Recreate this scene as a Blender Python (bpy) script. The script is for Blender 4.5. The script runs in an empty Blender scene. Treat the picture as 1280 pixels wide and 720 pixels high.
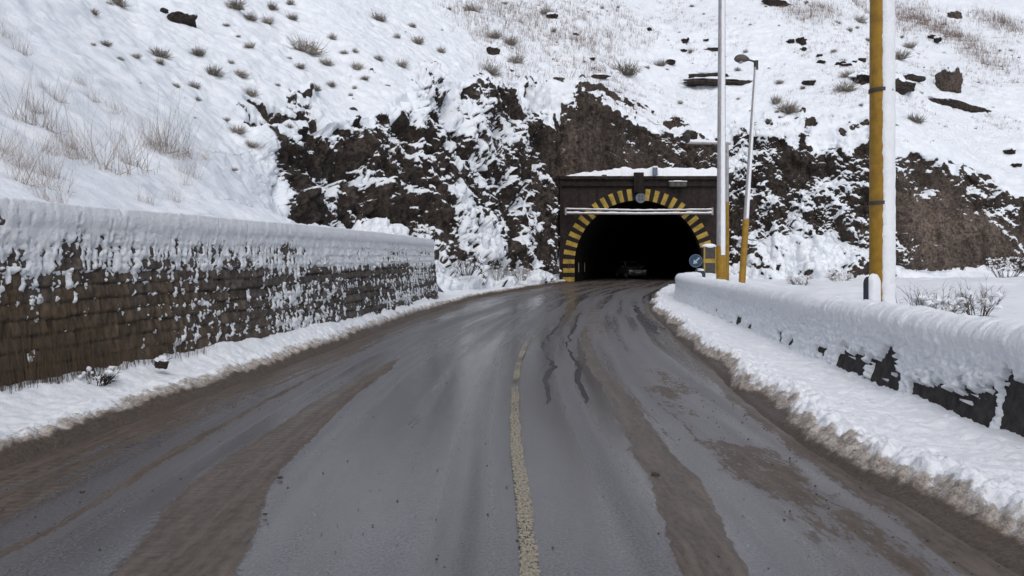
import bpy, bmesh, math, random
import numpy as np
from mathutils import Vector, Matrix, Euler

random.seed(7)
rng = np.random.default_rng(11)
scene = bpy.context.scene
COL = scene.collection
R = math.radians

# ------------------------------------------------------------------ noise
def _hash(ix, iy, iz, seed):
    h = (ix.astype(np.uint32) * np.uint32(374761393)) ^ (iy.astype(np.uint32) * np.uint32(668265263)) \
        ^ (iz.astype(np.uint32) * np.uint32(2147483647 - 305)) ^ np.uint32(seed * 974711 + 17)
    h = (h ^ (h >> np.uint32(13))) * np.uint32(1274126177)
    h = (h ^ (h >> np.uint32(15))) * np.uint32(2246822519)
    h = h ^ (h >> np.uint32(16))
    return (h & np.uint32(0xFFFFFF)).astype(np.float32) / np.float32(0xFFFFFF) * 2 - 1

def vn(x, y, z, seed=0):
    x = np.asarray(x, np.float32); y = np.asarray(y, np.float32); z = np.asarray(z, np.float32)
    x, y, z = np.broadcast_arrays(x, y, z)
    fx, fy, fz = np.floor(x), np.floor(y), np.floor(z)
    ix, iy, iz = fx.astype(np.int64), fy.astype(np.int64), fz.astype(np.int64)
    ux, uy, uz = x - fx, y - fy, z - fz
    ux = ux * ux * ux * (ux * (ux * 6 - 15) + 10)
    uy = uy * uy * uy * (uy * (uy * 6 - 15) + 10)
    uz = uz * uz * uz * (uz * (uz * 6 - 15) + 10)
    def c(a, b, d): return _hash(ix + a, iy + b, iz + d, seed)
    x00 = c(0,0,0) * (1-ux) + c(1,0,0) * ux
    x10 = c(0,1,0) * (1-ux) + c(1,1,0) * ux
    x01 = c(0,0,1) * (1-ux) + c(1,0,1) * ux
    x11 = c(0,1,1) * (1-ux) + c(1,1,1) * ux
    return (x00 * (1-uy) + x10 * uy) * (1-uz) + (x01 * (1-uy) + x11 * uy) * uz

def fbm(x, y, z, octaves=4, seed=0, gain=0.5, lac=2.03):
    a, s, t = 1.0, 0.0, 0.0
    for i in range(octaves):
        s = s + a * vn(np.asarray(x) * lac**i, np.asarray(y) * lac**i, np.asarray(z) * lac**i, seed + 31 * i)
        t += a; a *= gain
    return s / t * 1.5

def sstep(a, b, x):
    t = np.clip((x - a) / (b - a), 0, 1)
    return t * t * (3 - 2 * t)

def curve(xs, ys):
    xs = np.array(xs, float); ys = np.array(ys, float)
    m = np.zeros_like(ys)
    d = np.diff(ys) / np.diff(xs)
    m[0], m[-1] = d[0], d[-1]
    h = np.diff(xs)
    m[1:-1] = (d[:-1] * h[1:] + d[1:] * h[:-1]) / (h[1:] + h[:-1])
    def f(q):
        q = np.asarray(q, float)
        i = np.clip(np.searchsorted(xs, q) - 1, 0, len(xs) - 2)
        t = (q - xs[i]) / h[i]
        t = np.clip(t, -0.0, 1.0)
        return ((2*t**3 - 3*t**2 + 1) * ys[i] + (t**3 - 2*t**2 + t) * h[i] * m[i]
                + (-2*t**3 + 3*t**2) * ys[i+1] + (t**3 - t**2) * h[i] * m[i+1])
    return f

# ------------------------------------------------------------------ object helpers
def link(name, me, parent=None):
    o = bpy.data.objects.new(name, me); COL.objects.link(o)
    if parent is not None: o.parent = parent
    return o

def tag(o, label=None, cat=None, group=None, kind=None):
    if label: o['label'] = label
    if cat: o['category'] = cat
    if group: o['group'] = group
    if kind: o['kind'] = kind
    return o

def empty(name, loc, rz=0.0):
    o = bpy.data.objects.new(name, None); COL.objects.link(o)
    o.location = loc; o.rotation_euler = (0, 0, rz); o.empty_display_size = 0.2
    return o

def raw_mesh(name, V, F, mats=None, fm=None, attrs=None, smooth=False):
    """V (n,3); F (m,4) int array (tri: last index repeated is not allowed; use two arrays) or list."""
    me = bpy.data.meshes.new(name)
    V = np.asarray(V, np.float32)
    if isinstance(F, np.ndarray):
        k = F.shape[1]
        me.vertices.add(len(V)); me.vertices.foreach_set('co', V.ravel())
        me.loops.add(F.size); me.loops.foreach_set('vertex_index', F.ravel().astype(np.int32))
        me.polygons.add(len(F))
        me.polygons.foreach_set('loop_start', np.arange(0, F.size, k, dtype=np.int32))
        if fm is not None: me.polygons.foreach_set('material_index', np.asarray(fm, np.int32))
        me.polygons.foreach_set('use_smooth', np.full(len(F), smooth, bool))
        me.update(calc_edges=True); me.validate()
    else:
        me.from_pydata([tuple(v) for v in V], [], F)
        for i, p in enumerate(me.polygons):
            p.use_smooth = smooth
            if fm is not None: p.material_index = fm[i]
        me.update()
    for m in (mats or []): me.materials.append(m)
    for k, a in (attrs or {}).items():
        at = me.attributes.new(k, 'FLOAT', 'POINT')
        at.data.foreach_set('value', np.asarray(a, np.float32).ravel())
    return me

def grid_faces(ns, nt, keep=None, flip=False):
    i = np.arange(ns - 1)[:, None] * nt + np.arange(nt - 1)[None, :]
    q = np.stack([i, i + nt, i + nt + 1, i + 1], -1)
    if flip: q = q[..., ::-1]
    q = q.reshape(-1, 4)
    if keep is not None: q = q[keep.reshape(-1)]
    return q

def grid_mesh(name, P, mat, attrs=None, keep=None, flip=False, smooth=True):
    ns, nt = P.shape[:2]
    F = grid_faces(ns, nt, keep, flip)
    V = P.reshape(-1, 3)
    attrs = {k: np.asarray(a).reshape(-1) for k, a in (attrs or {}).items()}
    if keep is not None:
        used = np.unique(F)
        remap = np.full(len(V), -1, np.int64); remap[used] = np.arange(len(used))
        V = V[used]; F = remap[F]; attrs = {k: a[used] for k, a in attrs.items()}
    return raw_mesh(name, V, F, [mat], attrs=attrs, smooth=smooth)

def grid_normals(P, flip=False):
    a = np.gradient(P, axis=0); b = np.gradient(P, axis=1)
    n = np.cross(a, b)
    n /= (np.linalg.norm(n, axis=-1, keepdims=True) + 1e-9)
    return -n if flip else n

class MB:
    """collects boxes, tubes, lathes with material indices; builds ONE mesh object"""
    def __init__(s): s.v = []; s.f = []; s.m = []
    def add(s, V, F, mi=0):
        b = len(s.v); s.v += [tuple(map(float, p)) for p in V]
        s.f += [tuple(i + b for i in f) for f in F]; s.m += [mi] * len(F); return s
    def box(s, c, d, rot=None, mi=0, bev=0.0):
        bm = bmesh.new(); bmesh.ops.create_cube(bm, size=1)
        bmesh.ops.scale(bm, vec=d, verts=bm.verts)
        if bev > 0: bmesh.ops.bevel(bm, geom=bm.edges[:], offset=bev, segments=2, affect='EDGES', profile=0.5)
        M = Matrix.Translation(c) @ (rot.to_matrix().to_4x4() if rot else Matrix.Identity(4))
        bm.transform(M); bm.verts.index_update()
        s.add([v.co[:] for v in bm.verts], [[v.index for v in f.verts] for f in bm.faces], mi); bm.free(); return s
    def tube(s, pts, rad, n=12, mi=0, caps=True):
        pts = [Vector(p) for p in pts]
        rad = rad if hasattr(rad, '__len__') else [rad] * len(pts)
        V, F = [], []
        up = Vector((0, 0, 1))
        t0 = (pts[1] - pts[0]).normalized()
        x = t0.orthogonal().normalized()
        for i, p in enumerate(pts):
            t = (pts[min(i+1, len(pts)-1)] - pts[max(i-1, 0)]).normalized()
            x = (x - t * x.dot(t)).normalized(); y = t.cross(x)
            for k in range(n):
                a = 2 * math.pi * k / n
                V.append(p + (x * math.cos(a) + y * math.sin(a)) * rad[i])
        for i in range(len(pts) - 1):
            for k in range(n):
                F.append((i*n + k, i*n + (k+1) % n, (i+1)*n + (k+1) % n, (i+1)*n + k))
        if caps:
            F.append(tuple(range(n))[::-1]); F.append(tuple((len(pts)-1)*n + k for k in range(n)))
        return s.add(V, F, mi)
    def build(s, name, mats, parent=None, smooth=False):
        me = raw_mesh(name, s.v, s.f, mats if isinstance(mats, list) else [mats], s.m, smooth=smooth)
        if smooth: me.set_sharp_from_angle(angle=R(40))
        return link(name, me, parent)

# ------------------------------------------------------------------ materials
class NT:
    def __init__(s, name):
        s.mat = bpy.data.materials.new(name); s.mat.use_nodes = True
        s.t = s.mat.node_tree; s.t.nodes.clear()
        s.out = s.t.nodes.new('ShaderNodeOutputMaterial')
        s.tc = None
    def n(s, typ, **kw):
        nd = s.t.nodes.new('ShaderNode' + typ)
        for k, v in kw.items(): setattr(nd, k, v)
        return nd
    def set(s, sock, v):
        if isinstance(v, bpy.types.NodeSocket): s.t.links.new(v, sock)
        elif isinstance(v, (tuple, list)):
            sock.default_value = tuple(v) + ((1.0,) if len(v) == 3 and sock.type == 'RGBA' else ())
        else: sock.default_value = v
    def attr(s, name):
        a = s.n('Attribute'); a.attribute_name = name; return a.outputs['Fac']
    def coord(s, scale=(1, 1, 1), which='Object'):
        if s.tc is None: s.tc = s.n('TexCoord')
        m = s.n('Mapping'); s.t.links.new(s.tc.outputs[which], m.inputs['Vector']); m.inputs['Scale'].default_value = scale
        return m.outputs['Vector']
    def noise(s, scale, detail=4, rough=0.55, vec=None, dist=0.0):
        nd = s.n('TexNoise'); nd.inputs['Scale'].default_value = scale; nd.inputs['Detail'].default_value = detail
        nd.inputs['Roughness'].default_value = rough; nd.inputs['Distortion'].default_value = dist
        s.t.links.new(vec if vec is not None else s.coord(), nd.inputs['Vector']); return nd.outputs['Fac']
    def voro(s, scale, vec=None, feature='F1', out='Distance'):
        nd = s.n('TexVoronoi', feature=feature); nd.inputs['Scale'].default_value = scale
        s.t.links.new(vec if vec is not None else s.coord(), nd.inputs['Vector']); return nd.outputs[out]
    def math(s, op, a, b=0.0, c=0.0, clamp=False):
        nd = s.n('Math', operation=op, use_clamp=clamp)
        for i, v in enumerate((a, b, c)): s.set(nd.inputs[i], v)
        return nd.outputs[0]
    def ramp(s, f, a, b, va=0.0, vb=1.0):
        nd = s.n('MapRange', interpolation_type='SMOOTHSTEP'); s.set(nd.inputs['Value'], f)
        for k, v in (('From Min', a), ('From Max', b), ('To Min', va), ('To Max', vb)): s.set(nd.inputs[k], v)
        return nd.outputs['Result']
    def mix(s, f, a, b):
        nd = s.n('Mix', data_type='RGBA'); s.set(nd.inputs['Factor'], f); s.set(nd.inputs[6], a); s.set(nd.inputs[7], b)
        return nd.outputs[2]
    def bump(s, h, strength=0.5, dist=0.05, normal=None):
        nd = s.n('Bump'); s.set(nd.inputs['Height'], h); nd.inputs['Strength'].default_value = strength
        nd.inputs['Distance'].default_value = dist
        if normal is not None: s.set(nd.inputs['Normal'], normal)
        return nd.outputs['Normal']
    def bsdf(s, col, rough=0.8, normal=None, spec=0.3, metal=0.0, **kw):
        b = s.n('BsdfPrincipled'); s.set(b.inputs['Base Color'], col); s.set(b.inputs['Roughness'], rough)
        s.set(b.inputs['Specular IOR Level'], spec); s.set(b.inputs['Metallic'], metal)
        if normal is not None: s.set(b.inputs['Normal'], normal)
        for k, v in kw.items(): s.set(b.inputs[k.replace('_', ' ')], v)
        s.t.links.new(b.outputs[0], s.out.inputs['Surface']); return s.mat

SNOW = (0.84, 0.865, 0.90)

def mat_snow(name='fresh_snow', col=SNOW, bs=0.5, grain=0.25):
    t = NT(name)
    n1 = t.noise(7, 6, 0.6); n2 = t.noise(60, 3, 0.6); v = t.noise(22, 5, 0.72)
    h = t.math('ADD', t.math('MULTIPLY', n1, 0.35), t.math('MULTIPLY', n2, grain * 1.3))
    h = t.math('ADD', h, t.math('MULTIPLY', v, grain * 3.2))
    c = t.mix(t.ramp(n1, 0.3, 0.7), tuple(x * 0.95 for x in col), col)
    return t.bsdf(c, 0.75, t.bump(h, bs, 0.045), 0.25)

def mat_terrain():
    t = NT('rock_and_snow')
    sn = t.attr('snow'); tone = t.attr('tone'); gr = t.attr('straw')
    f1 = t.noise(5.0, 6, 0.65); f2 = t.noise(17, 5, 0.65)
    s = t.math('ADD', sn, t.math('MULTIPLY', t.math('SUBTRACT', f1, 0.5), 0.42))
    s = t.math('ADD', s, t.math('MULTIPLY', t.math('SUBTRACT', f2, 0.5), 0.40))
    s = t.ramp(s, 0.46, 0.56)
    big = t.noise(0.35, 6, 0.6); fine = t.noise(6, 8, 0.7)
    streak = t.noise(1.2, 6, 0.65, t.coord((1.6, 1.6, 0.35)))
    rc = t.mix(t.ramp(big, 0.3, 0.7), (0.032, 0.025, 0.021), (0.092, 0.069, 0.055))
    rc = t.mix(t.ramp(streak, 0.35, 0.75), rc, (0.122, 0.096, 0.080))
    st2 = t.noise(1.0, 7, 0.7, t.coord((1.1, 1.1, 0.14)))
    rc = t.mix(t.ramp(st2, 0.52, 0.66, 0, 0.65), rc, (0.030, 0.024, 0.021))
    rc = t.mix(t.ramp(st2, 0.46, 0.34, 0, 0.45), rc, (0.135, 0.108, 0.092))
    rc = t.mix(t.ramp(fine, 0.36, 0.58, 0.85, 0.0), rc, (0.014, 0.012, 0.011))  # near-black in the noise hollows paints crevice shade into the rock
    hsv = t.n('HueSaturation'); t.set(hsv.inputs['Color'], rc); t.set(hsv.inputs['Value'], tone)
    rc = hsv.outputs[0]
    sc = t.mix(t.ramp(t.noise(1.1, 5, 0.6), 0.35, 0.7), (0.76, 0.80, 0.85), SNOW)
    # straw-coloured stubble showing through thin snow
    st = t.math('ADD', gr, t.math('MULTIPLY', t.math('SUBTRACT', t.noise(9, 6, 0.75, t.coord((1, 1, 0.55))), 0.5), 1.5))
    sc = t.mix(t.ramp(st, 0.52, 0.78, 0.0, 0.72), sc, (0.20, 0.165, 0.145))
    col = t.mix(s, rc, sc)
    h = t.math('ADD', t.math('MULTIPLY', f1, 0.8), t.math('MULTIPLY', f2, 0.5))
    h = t.math('ADD', h, t.math('MULTIPLY', s, 0.5))
    h = t.math('ADD', h, t.math('MULTIPLY', fine, 0.5))
    nb = t.n('Bump'); t.set(nb.inputs['Height'], h); t.set(nb.inputs['Strength'], t.ramp(s, 0, 1, 0.95, 0.45)); nb.inputs['Distance'].default_value = 0.12
    return t.bsdf(col, t.ramp(s, 0, 1, 0.85, 0.75), nb.outputs[0], 0.25)

def mat_road():
    t = NT('wet_muddy_asphalt')
    mud = t.attr('mud'); wet = t.attr('wet'); track_sheen = t.attr('track_sheen'); dark = t.attr('dark'); far = t.attr('far')
    uv = t.n('Attribute'); uv.attribute_name = 'ruv'
    ruv = uv.outputs['Vector']
    def mp(sc):
        m = t.n('Mapping'); t.t.links.new(ruv, m.inputs['Vector']); m.inputs['Scale'].default_value = sc; return m.outputs['Vector']
    e1 = t.noise(1.0, 8, 0.68, mp((5.5, 1.6, 1))); e2 = t.noise(1.0, 5, 0.7, mp((30, 9, 1)))
    grit = t.noise(1.0, 3, 0.7, mp((150, 110, 1))); agg = t.noise(1.0, 2, 0.6, mp((55, 45, 1)))
    m = t.math('ADD', mud, t.math('MULTIPLY', t.math('SUBTRACT', e1, 0.5), 0.75))
    m = t.math('ADD', m, t.math('MULTIPLY', t.math('SUBTRACT', e2, 0.5), 1.0))
    mm = t.ramp(m, 0.45, 0.60)
    film = t.ramp(m, 0.10, 0.55)                                   # thin dried dirt film round the mud
    asph = t.mix(t.ramp(agg, 0.35, 0.65), (0.045, 0.042, 0.046), (0.150, 0.141, 0.148))
    asph = t.mix(t.ramp(grit, 0.56, 0.72, 0, 0.55), asph, (0.16, 0.15, 0.15))
    long = t.noise(1.0, 5, 0.6, mp((3.2, 0.16, 1)))
    asph = t.mix(t.ramp(long, 0.35, 0.7, 0.0, 0.6), asph, (0.088, 0.080, 0.078))
    asph = t.mix(t.math('MULTIPLY', film, 0.42), asph, (0.105, 0.083, 0.066))
    asph = t.mix(t.math('MULTIPLY', track_sheen, 0.5), asph, (0.15, 0.14, 0.14))
    mudc = t.mix(t.ramp(e2, 0.3, 0.7), (0.056, 0.042, 0.032), (0.118, 0.092, 0.072))
    mudc = t.mix(t.ramp(t.noise(1.0, 5, 0.6, mp((14, 1.2, 1))), 0.42, 0.7, 0, 0.7), mudc, (0.15, 0.118, 0.095))
    col = t.mix(mm, asph, mudc)
    dd = t.math('ADD', dark, t.math('MULTIPLY', t.math('SUBTRACT', e2, 0.5), 0.35))
    dk = t.ramp(dd, 0.46, 0.56)
    col = t.mix(t.math('MULTIPLY', dk, 0.85), col, (0.020, 0.018, 0.017))
    fs = t.noise(1.0, 6, 0.7, mp((9, 0.5, 1)))
    col = t.mix(t.ramp(fs, 0.55, 0.75, 0.0, 0.45), col, (0.060, 0.050, 0.045))
    speck = t.noise(1.0, 2, 0.5, mp((42, 34, 1)))
    col = t.mix(t.ramp(speck, 0.70, 0.76, 0.0, 0.8), col, (0.025, 0.021, 0.019))
    col = t.mix(t.math('MULTIPLY', t.ramp(wet, 0.35, 1.0), t.math('SUBTRACT', 0.45, t.math('MULTIPLY', mm, 0.45))), col, (0.034, 0.031, 0.033))
    rough = t.math('ADD', t.ramp(wet, 0.0, 1.0, 0.46, 0.16), t.math('MULTIPLY', t.math('SUBTRACT', e1, 0.5), 0.14))
    rough = t.math('ADD', rough, t.math('MULTIPLY', dk, 0.25))
    rough = t.math('ADD', rough, t.math('MULTIPLY', mm, 0.22), clamp=True)
    h = t.math('ADD', t.math('MULTIPLY', grit, 0.35), t.math('MULTIPLY', agg, 0.5))
    wv = t.n('TexWave', wave_type='BANDS', bands_direction='Y'); t.t.links.new(mp((1.6, 3.4, 1)), wv.inputs['Vector'])
    wv.inputs['Scale'].default_value = 1.0; wv.inputs['Distortion'].default_value = 5.0; wv.inputs['Detail'].default_value = 3.0; wv.inputs['Detail Scale'].default_value = 2.5
    tread = t.attr('tread')
    h2 = t.math('ADD', t.math('MULTIPLY', t.math('MULTIPLY', mm, e2), 5.0), t.math('MULTIPLY', t.math('MULTIPLY', tread, wv.outputs['Fac']), 4.0))
    h = t.math('ADD', h, h2)
    return t.bsdf(col, rough, t.bump(h, 0.28, 0.006), t.math('MULTIPLY', t.ramp(mm, 0, 1, 0.8, 0.3), t.math('SUBTRACT', 1.0, t.math('MULTIPLY', dk, 0.85))))

def mat_paint():
    t = NT('worn_yellow_paint')
    uv = t.n('Attribute'); uv.attribute_name = 'ruv'
    m = t.n('Mapping'); t.t.links.new(uv.outputs['Vector'], m.inputs['Vector']); m.inputs['Scale'].default_value = (60, 28, 1)
    n1 = t.noise(1.0, 6, 0.7, m.outputs['Vector'])
    w = t.attr('wear')
    col = t.mix(t.ramp(n1, 0.4, 0.62), (0.17, 0.15, 0.12), (0.36, 0.315, 0.22))
    b = t.n('BsdfPrincipled'); t.set(b.inputs['Base Color'], col); b.inputs['Roughness'].default_value = 0.55
    b.inputs['Specular IOR Level'].default_value = 0.3
    tr = t.n('BsdfTransparent'); mx = t.n('MixShader')
    k = t.math('ADD', w, t.math('MULTIPLY', t.math('SUBTRACT', n1, 0.5), 1.6))
    t.set(mx.inputs[0], t.ramp(k, 0.42, 0.62)); t.t.links.new(tr.outputs[0], mx.inputs[1]); t.t.links.new(b.outputs[0], mx.inputs[2])
    t.t.links.new(mx.outputs[0], t.out.inputs['Surface']); return t.mat

def mat_bank():
    t = NT('ploughed_roadside_snow')
    d = t.attr('dirt')
    n1 = t.noise(10, 6, 0.7); n2 = t.noise(38, 4, 0.75)
    k = t.math('ADD', d, t.math('MULTIPLY', t.math('SUBTRACT', n1, 0.5), 0.7))
    k = t.math('ADD', k, t.math('MULTIPLY', t.math('SUBTRACT', n2, 0.5), 0.6))
    sn = t.mix(t.ramp(n1, 0.3, 0.7), (0.77, 0.79, 0.82), (0.83, 0.85, 0.88))
    slush = t.mix(t.ramp(n2, 0.35, 0.65), (0.15, 0.118, 0.092), (0.50, 0.45, 0.40))
    mudc = t.mix(t.ramp(n2, 0.3, 0.7), (0.05, 0.037, 0.027), (0.115, 0.088, 0.066))
    c = t.mix(t.ramp(k, 0.34, 0.56), sn, slush)
    c = t.mix(t.ramp(k, 0.60, 0.82), c, mudc)
    h = t.math('ADD', t.math('MULTIPLY', n1, 1.0), t.math('MULTIPLY', n2, 0.5))
    return t.bsdf(c, t.ramp(k, 0.5, 0.9, 0.75, 0.5), t.bump(h, 0.6, 0.035), 0.3)

def mat_masonry():
    t = NT('damp_stone_masonry')
    tone = t.attr('tone'); rust = t.attr('straw')
    n1 = t.noise(9, 6, 0.7); n2 = t.noise(3.0, 7, 0.75, t.coord((4, 4, 0.9)))
    c = t.mix(t.ramp(n1, 0.3, 0.7), (0.045, 0.038, 0.035), (0.155, 0.132, 0.118))
    br = t.mix(t.ramp(n2, 0.35, 0.65), (0.050, 0.034, 0.020), (0.165, 0.112, 0.062))
    c = t.mix(t.math('MULTIPLY', rust, 0.72), c, br)
    hsv = t.n('HueSaturation'); t.set(hsv.inputs['Color'], c); t.set(hsv.inputs['Value'], tone)
    h = t.math('ADD', t.math('MULTIPLY', n1, 0.6), t.math('MULTIPLY', n2, 0.9))
    return t.bsdf(hsv.outputs[0], 0.85, t.bump(h, 0.9, 0.03), 0.2)

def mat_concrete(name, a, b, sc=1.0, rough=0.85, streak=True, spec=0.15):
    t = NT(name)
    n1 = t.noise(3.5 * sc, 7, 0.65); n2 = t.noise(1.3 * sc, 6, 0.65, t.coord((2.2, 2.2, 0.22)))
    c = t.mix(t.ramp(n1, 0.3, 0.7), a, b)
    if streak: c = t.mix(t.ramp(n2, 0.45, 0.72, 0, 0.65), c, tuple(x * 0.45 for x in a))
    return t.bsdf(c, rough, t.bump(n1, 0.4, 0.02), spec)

def mat_paint_metal(name, a, b, rough=0.5, metal=0.0, sc=6.0, spec=0.4):
    t = NT(name)
    n1 = t.noise(sc, 7, 0.7); n2 = t.noise(sc * 0.5, 6, 0.7, t.coord((3, 3, 0.25)))
    c = t.mix(t.ramp(n1, 0.35, 0.65), a, b)
    c = t.mix(t.ramp(n2, 0.52, 0.75, 0, 0.6), c, tuple(x * 0.45 for x in a))
    return t.bsdf(c, t.ramp(n1, 0.3, 0.7, rough - 0.08, rough + 0.12), t.bump(n1, 0.15, 0.01), spec, metal)

def mat_twig(name, a, b, dust=0.0):
    t = NT(name)
    oi = t.n('ObjectInfo')
    c = t.mix(t.noise(14, 3, 0.6), a, b)
    if dust: c = t.mix(t.ramp(t.noise(9, 4, 0.7), 0.52, 0.66, 0, dust), c, (0.72, 0.74, 0.77))
    hsv = t.n('HueSaturation'); t.set(hsv.inputs['Color'], c); t.set(hsv.inputs['Value'], t.ramp(oi.outputs['Random'], 0, 1, 0.75, 1.25))
    return t.bsdf(hsv.outputs[0], 0.9, None, 0.1)

M = dict(
    terrain=mat_terrain(), road=mat_road(), paint=mat_paint(), bank=mat_bank(), wall=mat_masonry(),
    snow=mat_snow(), snow_wall=mat_snow('wall_snow', (0.84, 0.86, 0.89), 0.5, 0.30),
    barrier=mat_concrete('dark_barrier_concrete', (0.032, 0.029, 0.027), (0.062, 0.057, 0.053), 3),
    portal=mat_concrete('soot_stained_concrete', (0.020, 0.016, 0.014), (0.040, 0.031, 0.028)),
    portal_dark=mat_concrete('sooty_concrete', (0.015, 0.012, 0.011), (0.026, 0.021, 0.019)),
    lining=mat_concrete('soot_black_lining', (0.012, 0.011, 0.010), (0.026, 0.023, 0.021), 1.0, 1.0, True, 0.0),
    yellow=mat_paint_metal('dirty_yellow_paint', (0.33, 0.185, 0.012), (0.23, 0.125, 0.014), 0.55),
    arch_yellow=mat_paint_metal('faded_yellow_stripe', (0.44, 0.30, 0.06), (0.24, 0.165, 0.04), 0.75, 0, 2.5, 0.2),
    arch_black=mat_paint_metal('black_stripe', (0.012, 0.010, 0.010), (0.022, 0.018, 0.016), 0.8, 0, 2.5, 0.2),
    grey=mat_paint_metal('galvanised_steel', (0.30, 0.29, 0.30), (0.40, 0.39, 0.40), 0.5, 0.2),
    darkmetal=mat_paint_metal('dark_metal', (0.030, 0.028, 0.028), (0.055, 0.050, 0.048), 0.55),
    brownmetal=mat_paint_metal('brown_lamp_metal', (0.075, 0.058, 0.050), (0.11, 0.09, 0.08), 0.6),
    navy=mat_paint_metal('dark_navy_plastic', (0.018, 0.022, 0.034), (0.03, 0.034, 0.048), 0.55),
    pipe=mat_paint_metal('frosted_pipe_paint', (0.20, 0.175, 0.165), (0.28, 0.25, 0.24), 0.6),
    blue=mat_paint_metal('blue_sign_face', (0.010, 0.040, 0.085), (0.016, 0.052, 0.10), 0.45),
    white=mat_paint_metal('white_sign_paint', (0.42, 0.44, 0.47), (0.33, 0.35, 0.38), 0.5),
    bluegrey=mat_paint_metal('blue_grey_box_paint', (0.13, 0.16, 0.22), (0.10, 0.13, 0.18), 0.6),
    straw=mat_twig('dry_straw', (0.165, 0.125, 0.085), (0.095, 0.068, 0.045)),
    brush=mat_twig('tan_brush_stalks', (0.33, 0.255, 0.20), (0.19, 0.145, 0.11), 0.45),
    redstraw=mat_twig('reddish_dry_grass', (0.28, 0.19, 0.15), (0.17, 0.115, 0.09)),
    sage=mat_twig('grey_sage_twigs', (0.24, 0.205, 0.16), (0.12, 0.10, 0.08), 0.75),
    twig=mat_twig('dark_twigs', (0.060, 0.046, 0.038), (0.032, 0.025, 0.022)),
)

# ------------------------------------------------------------------ plan curves (metres; x right, y along the road)
Cl = curve([-30, 0, 4, 7, 11.2, 18, 25.5, 34, 42, 52, 58, 75, 100, 140], [-0.4, 0.02, 0.08, 0.03, 0.08, 0.58, 1.5, 2.9, 4.7, 7.5, 9.15, 13.0, 18.5, 27])
XL = curve([-30, 0, 5.9, 7.9, 13.3, 18, 25.5, 34, 44, 52, 57], [-4.6, -4.1, -3.8, -3.62, -3.2, -2.85, -2.25, -1.25, 0.95, 2.75, 4.1])
XW = curve([-30, 0, 4, 7.3, 10.8, 14.7, 21, 28.4], [-8.5, -5.9, -5.25, -4.7, -4.05, -3.5, -2.98, -2.6])
XR = curve([-30, 0, 4.1, 7, 11.7, 17.9, 25.5, 34, 41.8, 50, 57], [2.5, 2.62, 2.58, 2.55, 3.0, 3.6, 4.5, 6.15, 7.9, 10.5, 13.1])
XB = curve([-30, 0, 6.1, 10, 16, 22, 29, 33, 36.6], [3.9, 3.88, 3.95, 4.2, 4.75, 5.3, 5.98, 6.75, 8.1])

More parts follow.
